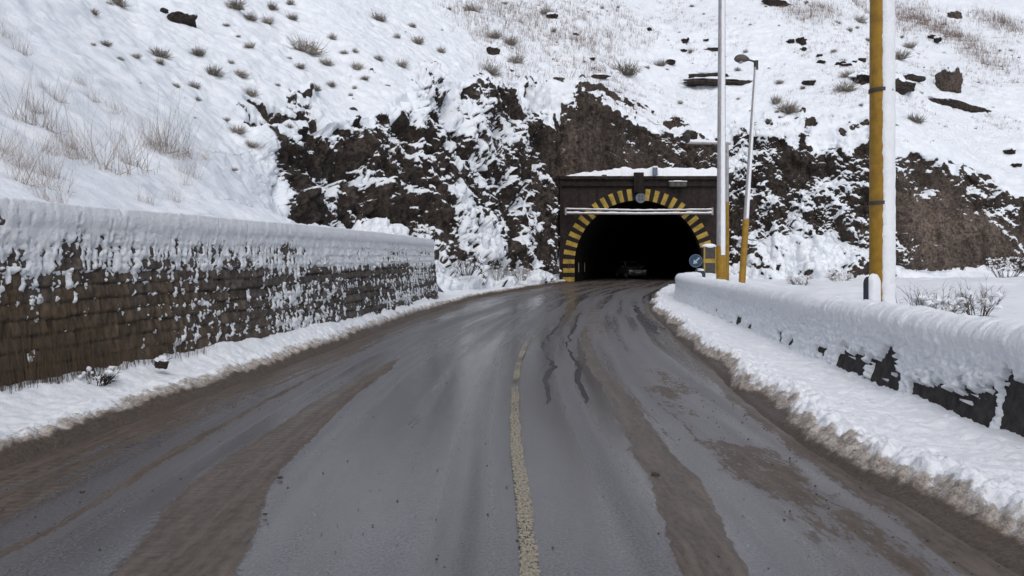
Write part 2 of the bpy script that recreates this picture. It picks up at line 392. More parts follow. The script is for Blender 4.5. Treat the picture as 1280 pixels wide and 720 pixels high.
# ------------------------------------------------------------------ hillside (rock cut + snow slopes), one parametric sheet
# foot x,y, cliff direction, hill direction (deg), profile (d,z)*6, rockiness, snow bias on rock, tone
ST = [
 (-9.0, -30, 188, 188, [(0,1.9),(2,2.7),(4,3.9),(16,11.5),(42,27),(95,52)], 0, 1.0, 1),
 (-6.3,   3, 176, 176, [(0,1.9),(2,2.7),(4,3.9),(17,12.3),(44,29),(95,54)], 0, 1.0, 1),
 (-5.2,  10, 166, 166, [(0,1.9),(2,2.8),(4,4.0),(19,14.0),(46,30),(95,55)], 0, 1.0, 1),
 (-4.3,  17, 154, 154, [(0,1.9),(2.5,2.9),(4.5,4.2),(21,15.5),(48,32),(95,56)], 0, 1.0, 1),
 (-3.75, 22.5, 143, 143, [(0,1.9),(4.0,2.6),(5.8,5.0),(24,17.0),(50,33),(95,57)], .15, .9, 1),
 (-3.6,  24, 139, 140, [(0,1.9),(4.6,2.6),(6.4,5.9),(25,17.6),(50,34),(95,57)], 1, .28, .8),
 (-3.2,  28.2, 126, 130, [(0,1.8),(4.2,2.6),(6.8,7.4),(25,19.4),(50,35),(95,58)], 1, .34, .8),
 (-2.9,  31, 121, 126, [(0,.6),(3.0,2.0),(6.6,8.1),(25,20),(50,36),(95,59)], 1, .34, .8),
 (-2.5,  33.5, 117, 123, [(0,-.2),(1.8,1.2),(6.6,9.6),(25,21.5),(50,37),(95,60)], 1, .54, .8),
 (-1.2,  39, 119, 117, [(0,-.2),(1.4,1.0),(6.6,11.6),(25,23),(50,38),(95,61)], 1, .66, .8),
 ( 0.8,  46, 117, 112, [(0,-.2),(1.0,.9),(5.6,12.8),(25,25),(50,39),(95,61)], 1, .64, .8),
 ( 2.45, 52, 127, 108, [(0,-.2),(.5,.8),(4.3,13.8),(25,27),(50,40),(95,62)], 1, .55, .8),
 ( 3.2,  56, 143, 104, [(0,0),(.2,.5),(2.5,14.3),(22,27.5),(50,42),(95,63)], 1, .28, .9),
 ( 3.5,  58.3, 117, 98, [(0,0),(.1,.5),(1.5,14.4),(22,28),(50,43),(95,64)], 1, .10, .95),
 ( 3.65, 58.9, 90, 95, [(0,6.9),(.05,7.1),(1.1,14.2),(22,28),(50,44),(95,64)], 1, .04, 1.25),
 ( 6.5,  58.9, 90, 92, [(0,6.9),(.2,7.2),(1.2,14.0),(22,28),(50,45),(95,65)], 1, .05, 1.3),
 ( 9.5,  58.9, 90, 90, [(0,6.9),(.25,7.2),(1.7,12.7),(22,26.6),(50,44),(95,65)], 1, .10, 1.0),
 (12.6,  58.9, 90, 88, [(0,6.9),(.3,7.2),(2.0,11.2),(22,25.2),(50,43),(95,64)], 1, .30, .8),
 (15.3,  58.9, 88, 87, [(0,6.9),(.3,7.2),(2.2,10.8),(22,24.6),(50,42),(95,64)], 1, .38, .75),
 (15.7,  58.0, 86, 86, [(0,-.2),(.4,1.0),(2.8,10.7),(22,24.4),(50,42),(95,64)], 1, .30, .7),
 (18.5,  55.2, 84, 86, [(0,-.3),(1.9,3.2),(4.8,10.7),(24,24.4),(50,41),(95,63)], 1, .50, .7),
 (22.5,  54.2, 84, 84, [(0,-.3),(1.9,3.0),(4.5,10.8),(24,24.4),(50,41),(95,63)], 1, .44, .75),
 (25.6,  54.3, 83, 83, [(0,-.3),(.8,1.4),(3.2,10.6),(24,24.2),(50,41),(95,63)], 1, .32, .9),
 (27.2,  54.3, 83, 82, [(0,-.3),(.3,.8),(2.4,10.2),(22,23.8),(50,41),(95,63)], 1, .14, 1.8),
 (31,    53.8, 81, 80, [(0,-.3),(.3,.8),(2.2,8.0),(22,21.4),(50,39),(95,62)], 1, .11, 1.9),
 (34.5,  53.2, 78, 78, [(0,-.3),(.3,.8),(1.6,5.4),(22,18.5),(50,36),(95,60)], 1, .12, 1.6),
 (42,    51.5, 76, 76, [(0,-.3),(.4,.9),(1.8,4.6),(22,17),(50,35),(95,60)], 1, .15, 1.4),
 (75,    42, 70, 70, [(0,-.3),(1,.8),(3,2.5),(22,13),(50,30),(95,56)], .1, .9, 1),
]
AP = {5: .6, 6: .7, 7: .8, 8: .9, 9: .8, 10: .7, 11: .6, 19: .5, 20: 1, 21: 1, 22: .7}
def build_hill():
    S = np.array([[a[0], a[1]] for a in ST], float)
    nK = len(ST)
    seg_n = []
    for k in range(nK - 1):
        L = np.linalg.norm(S[k+1] - S[k])
        top = ST[k][4][2][0]
        ang = abs(R(ST[k+1][2] - ST[k][2])) * top
        L = L + ang
        if k == 0: n = 40
        elif k in (1, 2, 3): n = int(L / 0.085)
        elif k >= nK - 2: n = 110
        elif k >= nK - 3: n = 110
        else: n = int(L / 0.055)
        seg_n.append(max(n, 12))
    sp = np.concatenate([k + np.arange(n) / n for k, n in enumerate(seg_n)] + [[nK - 1]])
    tn = [55, 190, 230, 60, 12]
    tp = np.concatenate([k + (np.arange(n) / n) for k, n in enumerate(tn)] + [[5]])
    def lerp(col): return np.interp(sp, np.arange(nK), np.array(col, float))
    # light smoothing along s away from the portal jump
    def sm(a, w=23):
        b = np.pad(a, (w, w), mode='edge'); k = np.hanning(2*w+3)[1:-1]; k /= k.sum()
        c = np.convolve(b, k, 'same')[w:-w]
        jump = (np.abs(sp - 13.5) < 1.1) | (np.abs(sp - 18.5) < 0.9)
        return np.where(jump, a, c)
    X0, Y0 = sm(lerp([a[0] for a in ST])), sm(lerp([a[1] for a in ST]))
    ca = np.radians(sm(lerp([a[2] for a in ST]))); ha = np.radians(sm(lerp([a[3] for a in ST])))
    Pk = []
    for i in range(6):
        d = sm(lerp([a[4][i][0] for a in ST])); z = sm(lerp([a[4][i][1] for a in ST]))
        d2 = sm(lerp([a[4][2][0] for a in ST]))
        if i <= 2:
            Pk.append(np.stack([X0 + np.cos(ca) * d, Y0 + np.sin(ca) * d, z], -1))
        else:
            Pk.append(np.stack([X0 + np.cos(ca) * d2 + np.cos(ha) * (d - d2), Y0 + np.sin(ca) * d2 + np.sin(ha) * (d - d2), z], -1))
    Pk = np.stack(Pk, 1)                              # ns,6,3
    i0 = np.clip(tp.astype(int), 0, 4); fr = (tp - i0)[None, :, None]
    P = Pk[:, i0] * (1 - fr) + Pk[:, i0 + 1] * fr
    # round the upper edges a little
    ker = np.hanning(25)[1:-1]; ker /= ker.sum()
    hi = P.copy()
    for c in range(3):
        pad = np.pad(P[:, :, c], ((0, 0), (11, 11)), mode='edge')
        hi[:, :, c] = np.apply_along_axis(lambda r: np.convolve(r, ker, 'valid'), 1, pad)
    wt = sstep(2.0, 2.25, tp)[None, :, None]
    P = P * (1 - wt) + hi * wt
    N = grid_normals(P)
    N = np.where((N[..., 2:3] < -0.3), -N, N)
    if N[len(sp)//2, 300, 2] < 0: N = -N
    X, Y, Z = P[..., 0], P[..., 1], P[..., 2]
    T = np.broadcast_to(tp[None, :], X.shape)
    rock_s = sm(lerp([a[5] for a in ST]))[:, None]; bias = sm(lerp([a[6] for a in ST]))[:, None]; tone = sm(lerp([a[7] for a in ST]))[:, None]
    n_big = fbm(X / 3.1, Y / 3.1, Z / 3.1, 3, 5)
    n_mid = fbm(X / 0.9, Y / 0.9, Z / 1.3, 4, 15)
    e = 0.16 * n_big + 0.16 * n_mid
    c = sstep(0.86, 1.04, T + e * 0.6) * (1 - sstep(1.90, 2.06, T + e))
    # snow tongues running down over the upper edge of the buttress
    ap = np.interp(sp, np.arange(nK), [AP.get(i, 0.0) for i in range(nK)])[:, None]
    apz = ap * sstep(0.10, 0.40, T + e) * (1 - sstep(0.86, 1.04, T + e * 0.6))
    rk = np.maximum(c * rock_s, apz)
    # --- rock relief
    jt = vn(X / 2.2, Y / 2.2, Z / 2.2, 77)
    wx, wy, wz = X + 0.5 * n_mid, Y + 0.5 * n_big, Z + 0.45 * fbm(X / 0.7, Y / 0.7, Z / 0.7, 3, 41)
    def plate(sc, zs, seed, steps):
        n = vn(wx / sc, wy / sc, wz / (sc * zs), seed) * steps
        f = np.floor(n); r = n - f
        return (f + sstep(0.0, 0.22, r)) / steps
    rid = 1 - np.abs(fbm(X / 1.5, Y / 1.5, Z / 3.5, 4, 51)) * 2
    rid2 = 1 - np.abs(fbm(X / 0.5, Y / 0.5, Z / 0.8, 3, 53)) * 2
    bare = 1 - sstep(0.08, 0.30, bias)
    disp_r = (0.62 * plate(1.7, 1.1, 44, 3) * (1 - 0.6 * bare) + 0.30 * plate(0.62, 0.8, 46, 2.5) * (1 - 0.55 * bare)
              + 0.34 * (rid - 0.4) * (1 - 0.4 * bare) + 0.12 * (rid2 - 0.4) + 0.35 * n_big + 0.14 * n_mid)
    disp_s = (0.22 * fbm(X / 4, Y / 4, Z / 4, 3, 61) + 0.14 * fbm(X / 0.9, Y / 0.9, Z / 0.9, 3, 63) + 0.05 * np.clip(fbm(X / 0.35, Y / 0.35, Z / 0.35, 3, 65), -0.3, 1))
    near = sstep(9, 30, Y)
    disp_s = disp_s * (0.55 + 0.45 * near)
    shelf = np.zeros_like(Z); shf = np.zeros_like(Z)
    for zi, zl in enumerate((4.3, 6.5, 9.2)):
        zc = zl + 0.9 * fbm(X / 4.0, Y / 4.0, zi * 3.3, 2, 95 + zi)
        on = sstep(-0.15, 0.25, fbm(X / 2.6, Y / 2.6, zi * 7.7, 2, 105 + zi)) * (X < 3.0) * (1 - bare)
        up = np.clip(Z - zc, 0, None)
        shelf = shelf - 0.75 * on * sstep(-0.05, 0.10, Z - zc) * np.exp(-up / 1.1)
        shf = shf + on * np.exp(-((Z - zc - 0.30) / 0.42) ** 2)
    disp_r = disp_r * (1 - 0.30 * bare) + shelf + bare * (0.55 * fbm(X / 1.7, Y / 1.7, Z / 8.0, 3, 57) + 0.22 * (rid - .4))
    edge = np.minimum(sstep(0, 0.25, T), 1)
    D = (rk * disp_r + (1 - rk) * disp_s) * edge
    # near the portal parapet keep relief behind the facade
    P2 = P + N * D[..., None]
    N2 = grid_normals(P2)
    if N2[len(sp)//2, 400, 2] < 0: N2 = -N2
    nz = N2[..., 2]
    pn = fbm(X / 2.1, Y / 2.1, Z / 2.4, 4, 71)          # patches
    pf = fbm(X / 0.35, Y / 0.35, Z / 0.4, 3, 75)
    pd = fbm((X + 0.8 * Z) / 0.8, Y / 0.8, Z / 3.2, 3, 73)   # streaks running down
    upz = bare * sstep(1.45, 1.72, T + 0.5 * e) * np.where(X0[:, None] < 16, 0.45, 1.0)
    tone = tone * (1 - 0.50 * upz)
    bias = bias + 0.24 * upz
    fieldr = bias * 1.0 - 0.06 + 0.66 * (nz - 0.36) + (0.72 - 0.30 * bare) * pn + (0.40 - 0.2 * bare) * pd + 0.13 * pf + np.where(np.arange(len(sp))[:, None] >= np.searchsorted(sp, 18.5), 0.34, 0.16) * apz
    fieldr = fieldr + 0.50 * np.clip(shf, 0, 1.2)
    F = (1 - rk) * 1.5 + rk * fieldr
    # bare bits just above the rock lip
    lip = sstep(1.9, 2.02, T) * (1 - sstep(2.05, 2.28, T)) * rock_s
    F = F - lip * np.clip(1.9 * fbm(X / 0.9, Y / 0.9, Z / 0.7, 4, 81) - 0.25, 0, 1.6)
    # snow has thickness
    sn = sstep(0.40, 0.75, F)
    P2 = P2 + N2 * (sn * 0.10 * rk)[..., None]
    # dark straw stubble: more to the upper right
    W = sstep(-12, 6, X) * sstep(45, 60, Y)
    straw = 0.36 * W * sstep(2.0, 2.25, T) + 0.28 * W * fbm(X / 5, Y / 5, Z / 5, 3, 91) + 0.10
    straw = np.clip(straw, 0, 0.5) * sstep(1.95, 2.2, T)
    me = grid_mesh('hill', P2, M['terrain'], dict(snow=F, tone=np.broadcast_to(tone, X.shape) * (1 + 0.15 * jt), straw=straw))
    o = link('hill', me); tag(o, kind='structure')
    return P2
HP = build_hill()
HXY = HP[::2, ::2].reshape(-1, 3)
_cell = {}
_k = np.floor(HXY[:, :2] / 1.0).astype(int)
_ord = np.lexsort((_k[:, 1], _k[:, 0])); _ks = _k[_ord]
_u, _st = np.unique(_ks, axis=0, return_index=True)
for a, i, j in zip(map(tuple, _u), _st, list(_st[1:]) + [len(_ks)]): _cell[a] = _ord[i:j]
def hill_z(x, y):
    cx, cy = math.floor(x), math.floor(y); idx = []
    for r in (1, 2, 4):
        for a in range(cx - r, cx + r + 1):
            for b in range(cy - r, cy + r + 1):
                if (a, b) in _cell: idx.append(_cell[(a, b)])
        if idx: break
    if not idx: return None
    idx = np.concatenate(idx); p = HXY[idx]
    d = (p[:, 0] - x) ** 2 + (p[:, 1] - y) ** 2
    w = np.argsort(d)[:3]
    return float(p[w, 2].mean())

# ------------------------------------------------------------------ ground sheet and verge
me = raw_mesh('ground', [(-600, -600, -0.4), (600, -600, -0.4), (600, 600, -0.4), (-600, 600, -0.4)], [(0, 1, 2, 3)], [M['snow']])
tag(link('ground', me), kind='structure')

def verge():
    ys = np.concatenate([np.linspace(-30, 8, 60), np.linspace(8.2, 59, 420)])
    w = np.concatenate([np.linspace(0, 1, 160) ** 1.6])
    Yg = ys[:, None] + 0 * w[None, :]
    xb = np.where(ys < 36.6, XB(np.minimum(ys, 36.6)) + 0.45, XR(np.minimum(ys, 57)) + 0.9)
    k = np.hanning(41); k /= k.sum(); xb = np.convolve(np.pad(xb, 20, 'edge'), k, 'valid')
    Xg = xb[:, None] + (85 - xb[:, None]) * w[None, :]
    z = 0.16 + 0.14 * fbm(Xg / 3, Yg / 3, 0, 3, 101) + 0.06 * fbm(Xg / 0.7, Yg / 0.7, 0, 3, 103)
    z = z + 0.25 * sstep(0, 25, Xg - xb[:, None])
    z = z + 0.62 * np.exp(-(((Xg - 10.9) / 1.9) ** 2 + ((Yg - 44) / 5.5) ** 2))
    z = z - 0.22 * sstep(30, 14, Yg) * np.exp(-((Xg - xb[:, None] - 0.8) / 2.2) ** 2)
    z = z * sstep(-0.05, 0.6, Xg - xb[:, None] + 0.35)
    P = np.stack([Xg, Yg, z], -1)
    me = grid_mesh('snow_verge', P, M['bank'], dict(dirt=np.zeros_like(z) - 0.3), flip=False)
    tag(link('snow_verge', me), kind='structure')
    return P
VP = verge().reshape(-1, 3)
def verge_z(x, y):
    d = (VP[:, 0] - x) ** 2 + (VP[:, 1] - y) ** 2
    return float(VP[np.argmin(d), 2])

# ------------------------------------------------------------------ road
def band(u, a, b, s=0.08): return sstep(a - s, a + s, u) * (1 - sstep(b - s, b + s, u))
def road():
    ys = [-25.0]
    while ys[-1] < 130:
        y = ys[-1]; d = max(abs(y), 3.2)
        ys.append(y + min(max(d * d / 1200 * 0.55, 0.012), 0.7))
    ys = np.array(ys); us = np.linspace(-6.2, 5.4, 420)
    U = np.broadcast_to(us[None], (len(ys), len(us))); Y = np.broadcast_to(ys[:, None], U.shape)
    X = Cl(ys)[:, None] + U
    Z = -0.02 * np.abs(U) * 0.5 + 0.004 * fbm(U / 1.2, Y / 4, 0, 2, 3)
    uw = U + 0.10 * fbm(U * 0.3, Y / 3.5, 0, 3, 111) + 0.05 * fbm(U, Y / 0.8, 0, 3, 112)
    nl = fbm(U * 1.5, Y / 2.2, 0, 4, 113)
    left = (XL(np.clip(ys, -30, 57)) - Cl(ys))[:, None]; right = (XR(np.clip(ys, -30, 57)) - Cl(ys))[:, None]
    mud = np.zeros_like(U) + 0.05 + 0.12 * nl
    uj = U + 0.035 * fbm(U * 0.5, Y / 1.1, 0, 3, 111) + 0.022 * fbm(U * 2, Y / 0.35, 0, 3, 112)
    ca = np.interp(Y, [3, 3.8, 5.5, 8.2, 11.7, 14], [-1.55, -1.69, -1.98, -1.97, -1.90, -1.85]); ha_ = np.interp(Y, [3, 5.5, 8.2, 11.7, 13.2], [.31, .29, .20, .11, -.10])
    mud = np.maximum(mud, sstep(0.05, -0.05, np.abs(uj - ca) - ha_) * 0.92)
    cb = np.interp(Y, [3, 3.8, 5.5, 8.66, 12, 20], [.84, .90, 1.05, 1.18, 1.10, 1.0]); hb = np.interp(Y, [3, 5.5, 8.66, 12, 20], [.18, .17, .13, .10, .06])
    mud = np.maximum(mud, sstep(0.05, -0.05, np.abs(uj - cb) - hb) * (1 - sstep(15, 22, Y)) * 0.92)
    mud = np.maximum(mud, band(uw, 1.0, 1.45) * sstep(12, 18, Y) * (1 - sstep(30, 45, Y)) * 0.5)
    lm = sstep(0.86, 0.42, uw - left - 0.22 * np.exp(-((Y - 5) / 2.2) ** 2))
    mud = np.maximum(mud, lm * (0.75 + 0.25 * nl))
    # tyre streaks through the shoulder mud
    mud = np.maximum(mud, band(uw, -2.75, -2.62, 0.05) * (1 - sstep(14, 22, Y)) * 0.62)
    mud = mud - 0.45 * band(uw - left, 0.42, 0.50, 0.05) - 0.4 * band(uw - left, 0.66, 0.73, 0.05)
    mud = np.maximum(mud, sstep(0.42, 0.10, right - uw) * 0.95)
    mud = np.maximum(mud, band(uw, 1.45, 2.20, 0.25) * np.clip(0.33 + 0.50 * fbm(U * 2.0, Y / 1.2, 0, 4, 117, 0.6), 0, 0.62) * (1 - sstep(9, 16, Y)))
    mud = np.maximum(mud, sstep(24, 46, Y + 3 * nl) * (0.50 + 0.14 * nl))
    for (ua, ub) in ((1.30, 1.345), (1.52, 1.57), (-2.62, -2.58)): mud = np.maximum(mud, band(uw, ua, ub, 0.03) * sstep(5, 7, Y) * (1 - sstep(14, 20, Y)) * (0.50 + 0.2 * nl))
    # dark wet runnels (a pair) and a dark crack
    wv = 0.06 * np.sin(Y * 0.7) + 0.10 * fbm(0, Y / 1.3, 0, 4, 121, 0.6)
    dark = np.maximum(band(U, 0.36 + wv, 0.415 + wv + 0.03 * nl, 0.022), band(U, 0.76 + 0.7 * wv, 0.82 + 0.7 * wv + 0.03 * nl, 0.022)) * sstep(7.3, 9.5, Y) * (1 - sstep(24, 34, Y)) * (0.95 + 0.35 * nl)
    dark = np.maximum(dark, band(uw, 2.42 + wv, 2.60 + wv, 0.06) * sstep(15, 18, Y) * (1 - sstep(26, 30, Y)) * 0.9)
    dark = np.maximum(dark, band(uw, 0.55, 0.75, 0.25) * sstep(5.5, 7, Y) * (1 - sstep(9, 11, Y)) * (0.35 + 0.5 * nl))
    dark = np.maximum(dark, np.exp(-(((U + 0.95) / 0.28) ** 2 + ((Y - 7.6) / 1.0) ** 2)) * 0.5)  # dark reflection of the rock, painted into the road colour
    tread = np.clip(band(uw - left, 0.30, 0.52, 0.04) + band(uw - left, 0.62, 0.84, 0.04) + 0.5 * sstep(.6, .2, uw - left) + 0.6 * sstep(0.04, -0.04, np.abs(uj - ca) - ha_), 0, 1)
    wet = np.clip(0.50 + 0.60 * fbm(U / 0.32, Y / 10, 0, 4, 131) + 0.25 * band(U, -1.6, -0.3, 0.3) + 0.3 * band(U, -0.2, 0.7, 0.3), 0, 1)
    track_sheen = band(uw, -0.62, -0.36, 0.08) * 0.8 + 0.6 * sstep(0.1, 0.6, fbm(U / 0.16, Y / 9, 0, 3, 133)) + 0.5 * band(uw, -0.95, -0.85, 0.05) + band(uw, -1.75, -1.55, 0.2) * sstep(8, 14, Y) * 0.4  # tyre tracks, plus long pale streaks painted in as reflections
    Z = Z + 0.012 * sstep(0.4, 0.7, mud) * (0.5 + 0.5 * fbm(U * 6, Y * 3, 0, 2, 141))
    P = np.stack([X, Y, Z], -1)
    me = grid_mesh('road', P, M['road'], dict(mud=mud, wet=wet, track_sheen=track_sheen, dark=dark, tread=tread, far=sstep(20, 50, Y)))
    a = me.attributes.new('ruv', 'FLOAT_VECTOR', 'POINT')
    a.data.foreach_set('vector', np.stack([U, Y, 0 * U], -1).astype(np.float32).ravel())
    o = tag(link('road', me), kind='structure')
    # worn centre line
    yl = np.concatenate([np.arange(-20, 14, 0.04), np.arange(14, 58, 0.12)]); ul = np.linspace(-0.052, 0.052, 7)
    U2 = np.broadcast_to(ul[None], (len(yl), 7)); Y2 = np.broadcast_to(yl[:, None], U2.shape)
    wob = 0.004 * fbm(0, yl / 0.5, 0, 2, 151)
    X2 = (Cl(yl) + wob)[:, None] + U2
    P2 = np.stack([X2, Y2, -0.01 * np.abs(U2) + 0.020 + 0 * X2], -1)
    wear = 0.70 - 0.16 * sstep(7.2, 8.4, Y2) - 0.26 * sstep(11, 20, Y2) + 0.16 * fbm(U2 * 2, Y2 / 0.8, 0, 3, 153) - 0.3 * (np.abs(U2) > 0.045)
    me = grid_mesh('lane_line', P2, M['paint'], dict(wear=wear))
    a = me.attributes.new('ruv', 'FLOAT_VECTOR', 'POINT'); a.data.foreach_set('vector', np.stack([U2, Y2, 0 * U2], -1).astype(np.float32).ravel())
    tag(link('lane_line', me, o), kind='structure')
road()

# ------------------------------------------------------------------ ploughed banks either side
def clump(x, y, s, seed):
    return np.clip(fbm(x / s, y / s, 0.5, 4, seed, 0.6), -1, 1)
def right_bank():
    ys = np.concatenate([np.arange(-28, 2.5, 0.12), np.arange(2.5, 12, 0.022), np.arange(12, 26, 0.05), np.arange(26, 57.2, 0.12)])
    w = np.concatenate([np.linspace(0, 0.45, 60)[:-1], np.linspace(0.45, 1, 40)])
    xi = XR(ys) - 0.22
    xo = np.where(ys < 36.6, XB(np.minimum(ys, 36.6)) + 0.12, 0)
    xo = np.where(ys < 35.5, xo, XR(ys) + 1.75 + 0 * ys)
    k = np.hanning(31); k /= k.sum(); xo = np.convolve(np.pad(xo, 15, 'edge'), k, 'valid')
    Wd = (xo - xi)[:, None]
    a = w[None] * Wd                                     # metres from inner edge
    X = xi[:, None] + a; Y = ys[:, None] + 0 * a
    n1 = clump(X, Y, 0.45, 201); n2 = clump(X, Y, 0.11, 203); wv = 0.14 * fbm(0, Y / 1.6, 0, 3, 205)
    aa = a + wv
    lipz = 0.13 * sstep(0.10, 0.42, aa) + 0.03 * np.exp(-((aa - 0.42) / 0.16) ** 2)
    prof = 0.015 + lipz - 0.05 * sstep(0.6, 1.2, aa) + 0.03 * sstep(0.8, 1.6, aa)
    act = sstep(0.05, 0.35, aa)
    z = prof + act * (0.035 * n1 + 0.045 * n2 * np.exp(-((aa - 0.40) / 0.24) ** 2) + 0.022 * n2)
    z = z - 0.07 * (1 - sstep(0, 0.16, a))
    dirt = 1.15 * (1 - sstep(0.06, 0.27, aa)) + 0.60 * (1 - sstep(0.24, 0.47, aa + 0.12 * n1)) * sstep(0.05, 0.3, aa) + 0.22 * np.exp(-((aa - 0.6) / 0.3) ** 2) * (n1 > 0.15)
    P = np.stack([X, Y, z], -1)
    me = grid_mesh('snow_bank_outer', P, M['bank'], dict(dirt=dirt))
    o = link('snow_bank', me); tag(o, kind='structure')
def left_bank():
    ys = np.concatenate([np.arange(-28, 3.5, 0.12), np.arange(3.5, 15, 0.028), np.arange(15, 30, 0.06), np.arange(30, 57.2, 0.12)])
    w = np.linspace(0, 1, 90)
    xi = XL(ys) + 0.15
    xo = np.where(ys < 28.4, XW(np.minimum(ys, 28.4)) - 0.15, 0)
    xo = np.where(ys < 27.5, xo, XL(ys) - 1.6 + 0.0 * ys)
    k = np.hanning(61); k /= k.sum(); xo2 = np.convolve(np.pad(xo, 30, 'edge'), k, 'valid')
    xo = np.where((ys > 25) & (ys < 31), xo2, xo)
    Wd = (xi - xo)[:, None]
    a = w[None] * Wd
    X = xi[:, None] - a; Y = ys[:, None] + 0 * a
    n1 = clump(X, Y, 0.5, 211); n2 = clump(X, Y, 0.12, 213); wv = 0.10 * fbm(0, Y / 1.6, 0, 3, 215)
    rel = w[None] + wv / Wd
    aa = a + wv
    prof = 0.012 + 0.13 * sstep(0.12, 0.45, aa) + 0.16 * sstep(0.35, 1.0, rel) + 0.05 * np.exp(-((rel - 0.93) / 0.12) ** 2)
    act = sstep(0.05, 0.3, aa)
    z = prof + act * (0.04 * n1 + 0.014 * n2 + 0.03 * n2 * np.exp(-((aa - 0.38) / 0.22) ** 2)) - 0.08 * (1 - sstep(0, 0.2, a))
    dirt = 1.15 * (1 - sstep(0.08, 0.34, aa)) + 0.52 * (1 - sstep(0.32, 0.58, aa + 0.12 * n1)) * sstep(0.05, 0.25, aa)
    P = np.stack([X, Y, z], -1)
    me = grid_mesh('snow_bank_inner', P, M['bank'], dict(dirt=dirt), flip=True)
    tag(link('snow_bank', me), kind='structure')
right_bank(); left_bank()

# ------------------------------------------------------------------ left retaining wall
def retaining_wall():
    root = empty('retaining_wall', (XW(12.0).item(), 12.0, 0))
    tag(root, 'long dark stone retaining wall below the left hillside, snow thick along its top', 'wall')
    base = np.array([XW(12.0).item(), 12.0, 0.0])
    ys = np.concatenate([np.arange(-28, 5, 0.2), np.arange(5, 14, 0.02), np.arange(14, 28.42, 0.032)])
    H = 2.16
    ww = np.concatenate([np.linspace(-0.1, H, 120), np.linspace(H + 0.03, H + 0.75, 22), ])
    Y = ys[:, None] + 0 * ww[None]; Wv = ww[None] + 0 * Y
    face = Wv <= H
    V = np.minimum(Wv, H); B = np.maximum(Wv - H, 0)
    X = XW(ys)[:, None] - 0.10 * V - B
    # stones: courses with staggered joints
    ch = 0.165
    cr = np.floor((V + 0.03 * fbm(Y / 1.3, V, 0, 2, 301)) / ch); fv = (V + 0.03 * fbm(Y / 1.3, V, 0, 2, 301)) / ch - cr
    ln = Y / 0.30 + 0.43 * cr + 0.35 * vn(cr * 3.1, Y / 1.4, 0, 303)
    li = np.floor(ln); fl = ln - li
    joint = np.minimum(np.minimum(fv, 1 - fv) * ch, np.minimum(fl, 1 - fl) * 0.30)
    rnd = vn(li * 7.3 + 0.5, cr * 5.1 + 0.5, 0.5, 305)
    rel = 0.018 * sstep(0, 0.035, joint) + 0.022 * rnd + 0.03 * fbm(Y / 0.09, V / 0.22, 0, 4, 307) - 0.02 * fv
    ym = sstep(14.5, 8.0, Y + 0.8 * fbm(Y, V * 2, 0, 2, 309)) * sstep(1.7, 1.0, V + 0.25 * fbm(Y / 0.4, V, 0, 3, 311))
    rel = rel * (1 - 0.35 * ym) + ym * 0.014 * fbm(Y / 0.035, V / 0.5, 0, 3, 313)
    rel = np.where(face, rel, 0)
    Pw = np.stack([X + rel, Y, V + 0 * X], -1)
    ym = sstep(14.5, 8.0, Y + 0.8 * fbm(Y, V * 2, 0, 2, 309)) * sstep(1.7, 1.0, V + 0.25 * fbm(Y / 0.4, V, 0, 3, 311))
    tone = 1.0 + 0.3 * rnd * (1 - 0.5 * ym) - 0.25 * (1 - sstep(0.0, 0.03, joint)) * (1 - 0.4 * ym)
    zf = (0.935 + 0.065 * sstep(6, 28, ys))[:, None]
    Pw[..., 2] *= zf
    # back and ends close the wall
    back = Pw[:, -1:].copy(); back[:, :, 2] = -0.1
    Pall = np.concatenate([Pw, back], 1)
    pad = lambda a: np.concatenate([a, a[:, -1:]], 1)
    endP = Pall[-1:].copy(); endP[:, :, 0] = Pall[-1, -1, 0] ; endP[:, :, 1] += 0.02
    Pall = np.concatenate([Pall, endP], 0)
    me = grid_mesh('stonework', Pall - base, M['wall'], dict(tone=np.concatenate([pad(tone), pad(tone)[-1:]], 0), straw=np.concatenate([pad(ym), pad(ym)[-1:]], 0)))
    me.set_sharp_from_angle(angle=R(50))
    link('stonework', me, root)
    # snow plastered on it
    sl = V * 0.22
    gr = fbm(Y / 0.022, V / 0.03, 0.9, 2, 337)
    st = fbm((Y - sl) / 0.034, V / 0.20, 0.3, 3, 321)           # narrow downward drips
    st2 = fbm((Y - sl) / 0.11, V / 0.13, 0.7, 4, 323, 0.6)
    bb = fbm(Y / 1.5, V / 0.6, 0.2, 3, 325)
    crs = np.cos((fv - 0.12) * 2 * np.pi)                       # sits on course ledges
    rowp = np.cos(2 * np.pi * (V / 0.50 + 0.12 * bb))           # heavier every third course
    far = sstep(8.5, 15, Y)
    topb = sstep(1.00, 2.12, V + 0.14 * bb + 0.16 * sstep(9.0, 6.5, Y))
    mask = -0.43 + 1.16 * topb + 0.66 * st + 0.46 * st2 + 0.34 * bb + 0.22 * gr + 0.10 * crs + (0.10 + 0.10 * far) * rowp + 0.20 * far - 0.34 * sstep(0.7, 0.1, V) * (1 - 0.4 * far)
    mask = mask - 0.18 * ym * (1 - topb)
    mask = np.where(face, mask, 1.5)
    mask[-1] = np.maximum(mask[-1], 0.0)
    m = sstep(-0.04, 0.30, mask)
    topw = sstep(1.7, 2.12, V)
    nx = np.where(face, 1 - 0.5 * sstep(H - 0.14, H, V), 0.5 - 0.5 * sstep(0, 0.14, B)); nzz = np.sqrt(np.clip(1 - nx * nx, 0, 1))
    thick = (0.019 + 0.008 * st * (1 - topw) * (1 - sstep(0.3, 0.9, mask)) + 0.010 * fbm(Y / 0.10, V / 0.12, 0.4, 3, 335)) * m + 0.030 * topw * (1 + 0.4 * bb)
    thick = np.where(face, thick, 0.09 + 0.02 * fbm(Y / 0.8, B / 0.5, 0, 2, 331))
    thick = np.where(face, thick + 0.045 * sstep(H - 0.22, H, V), thick)
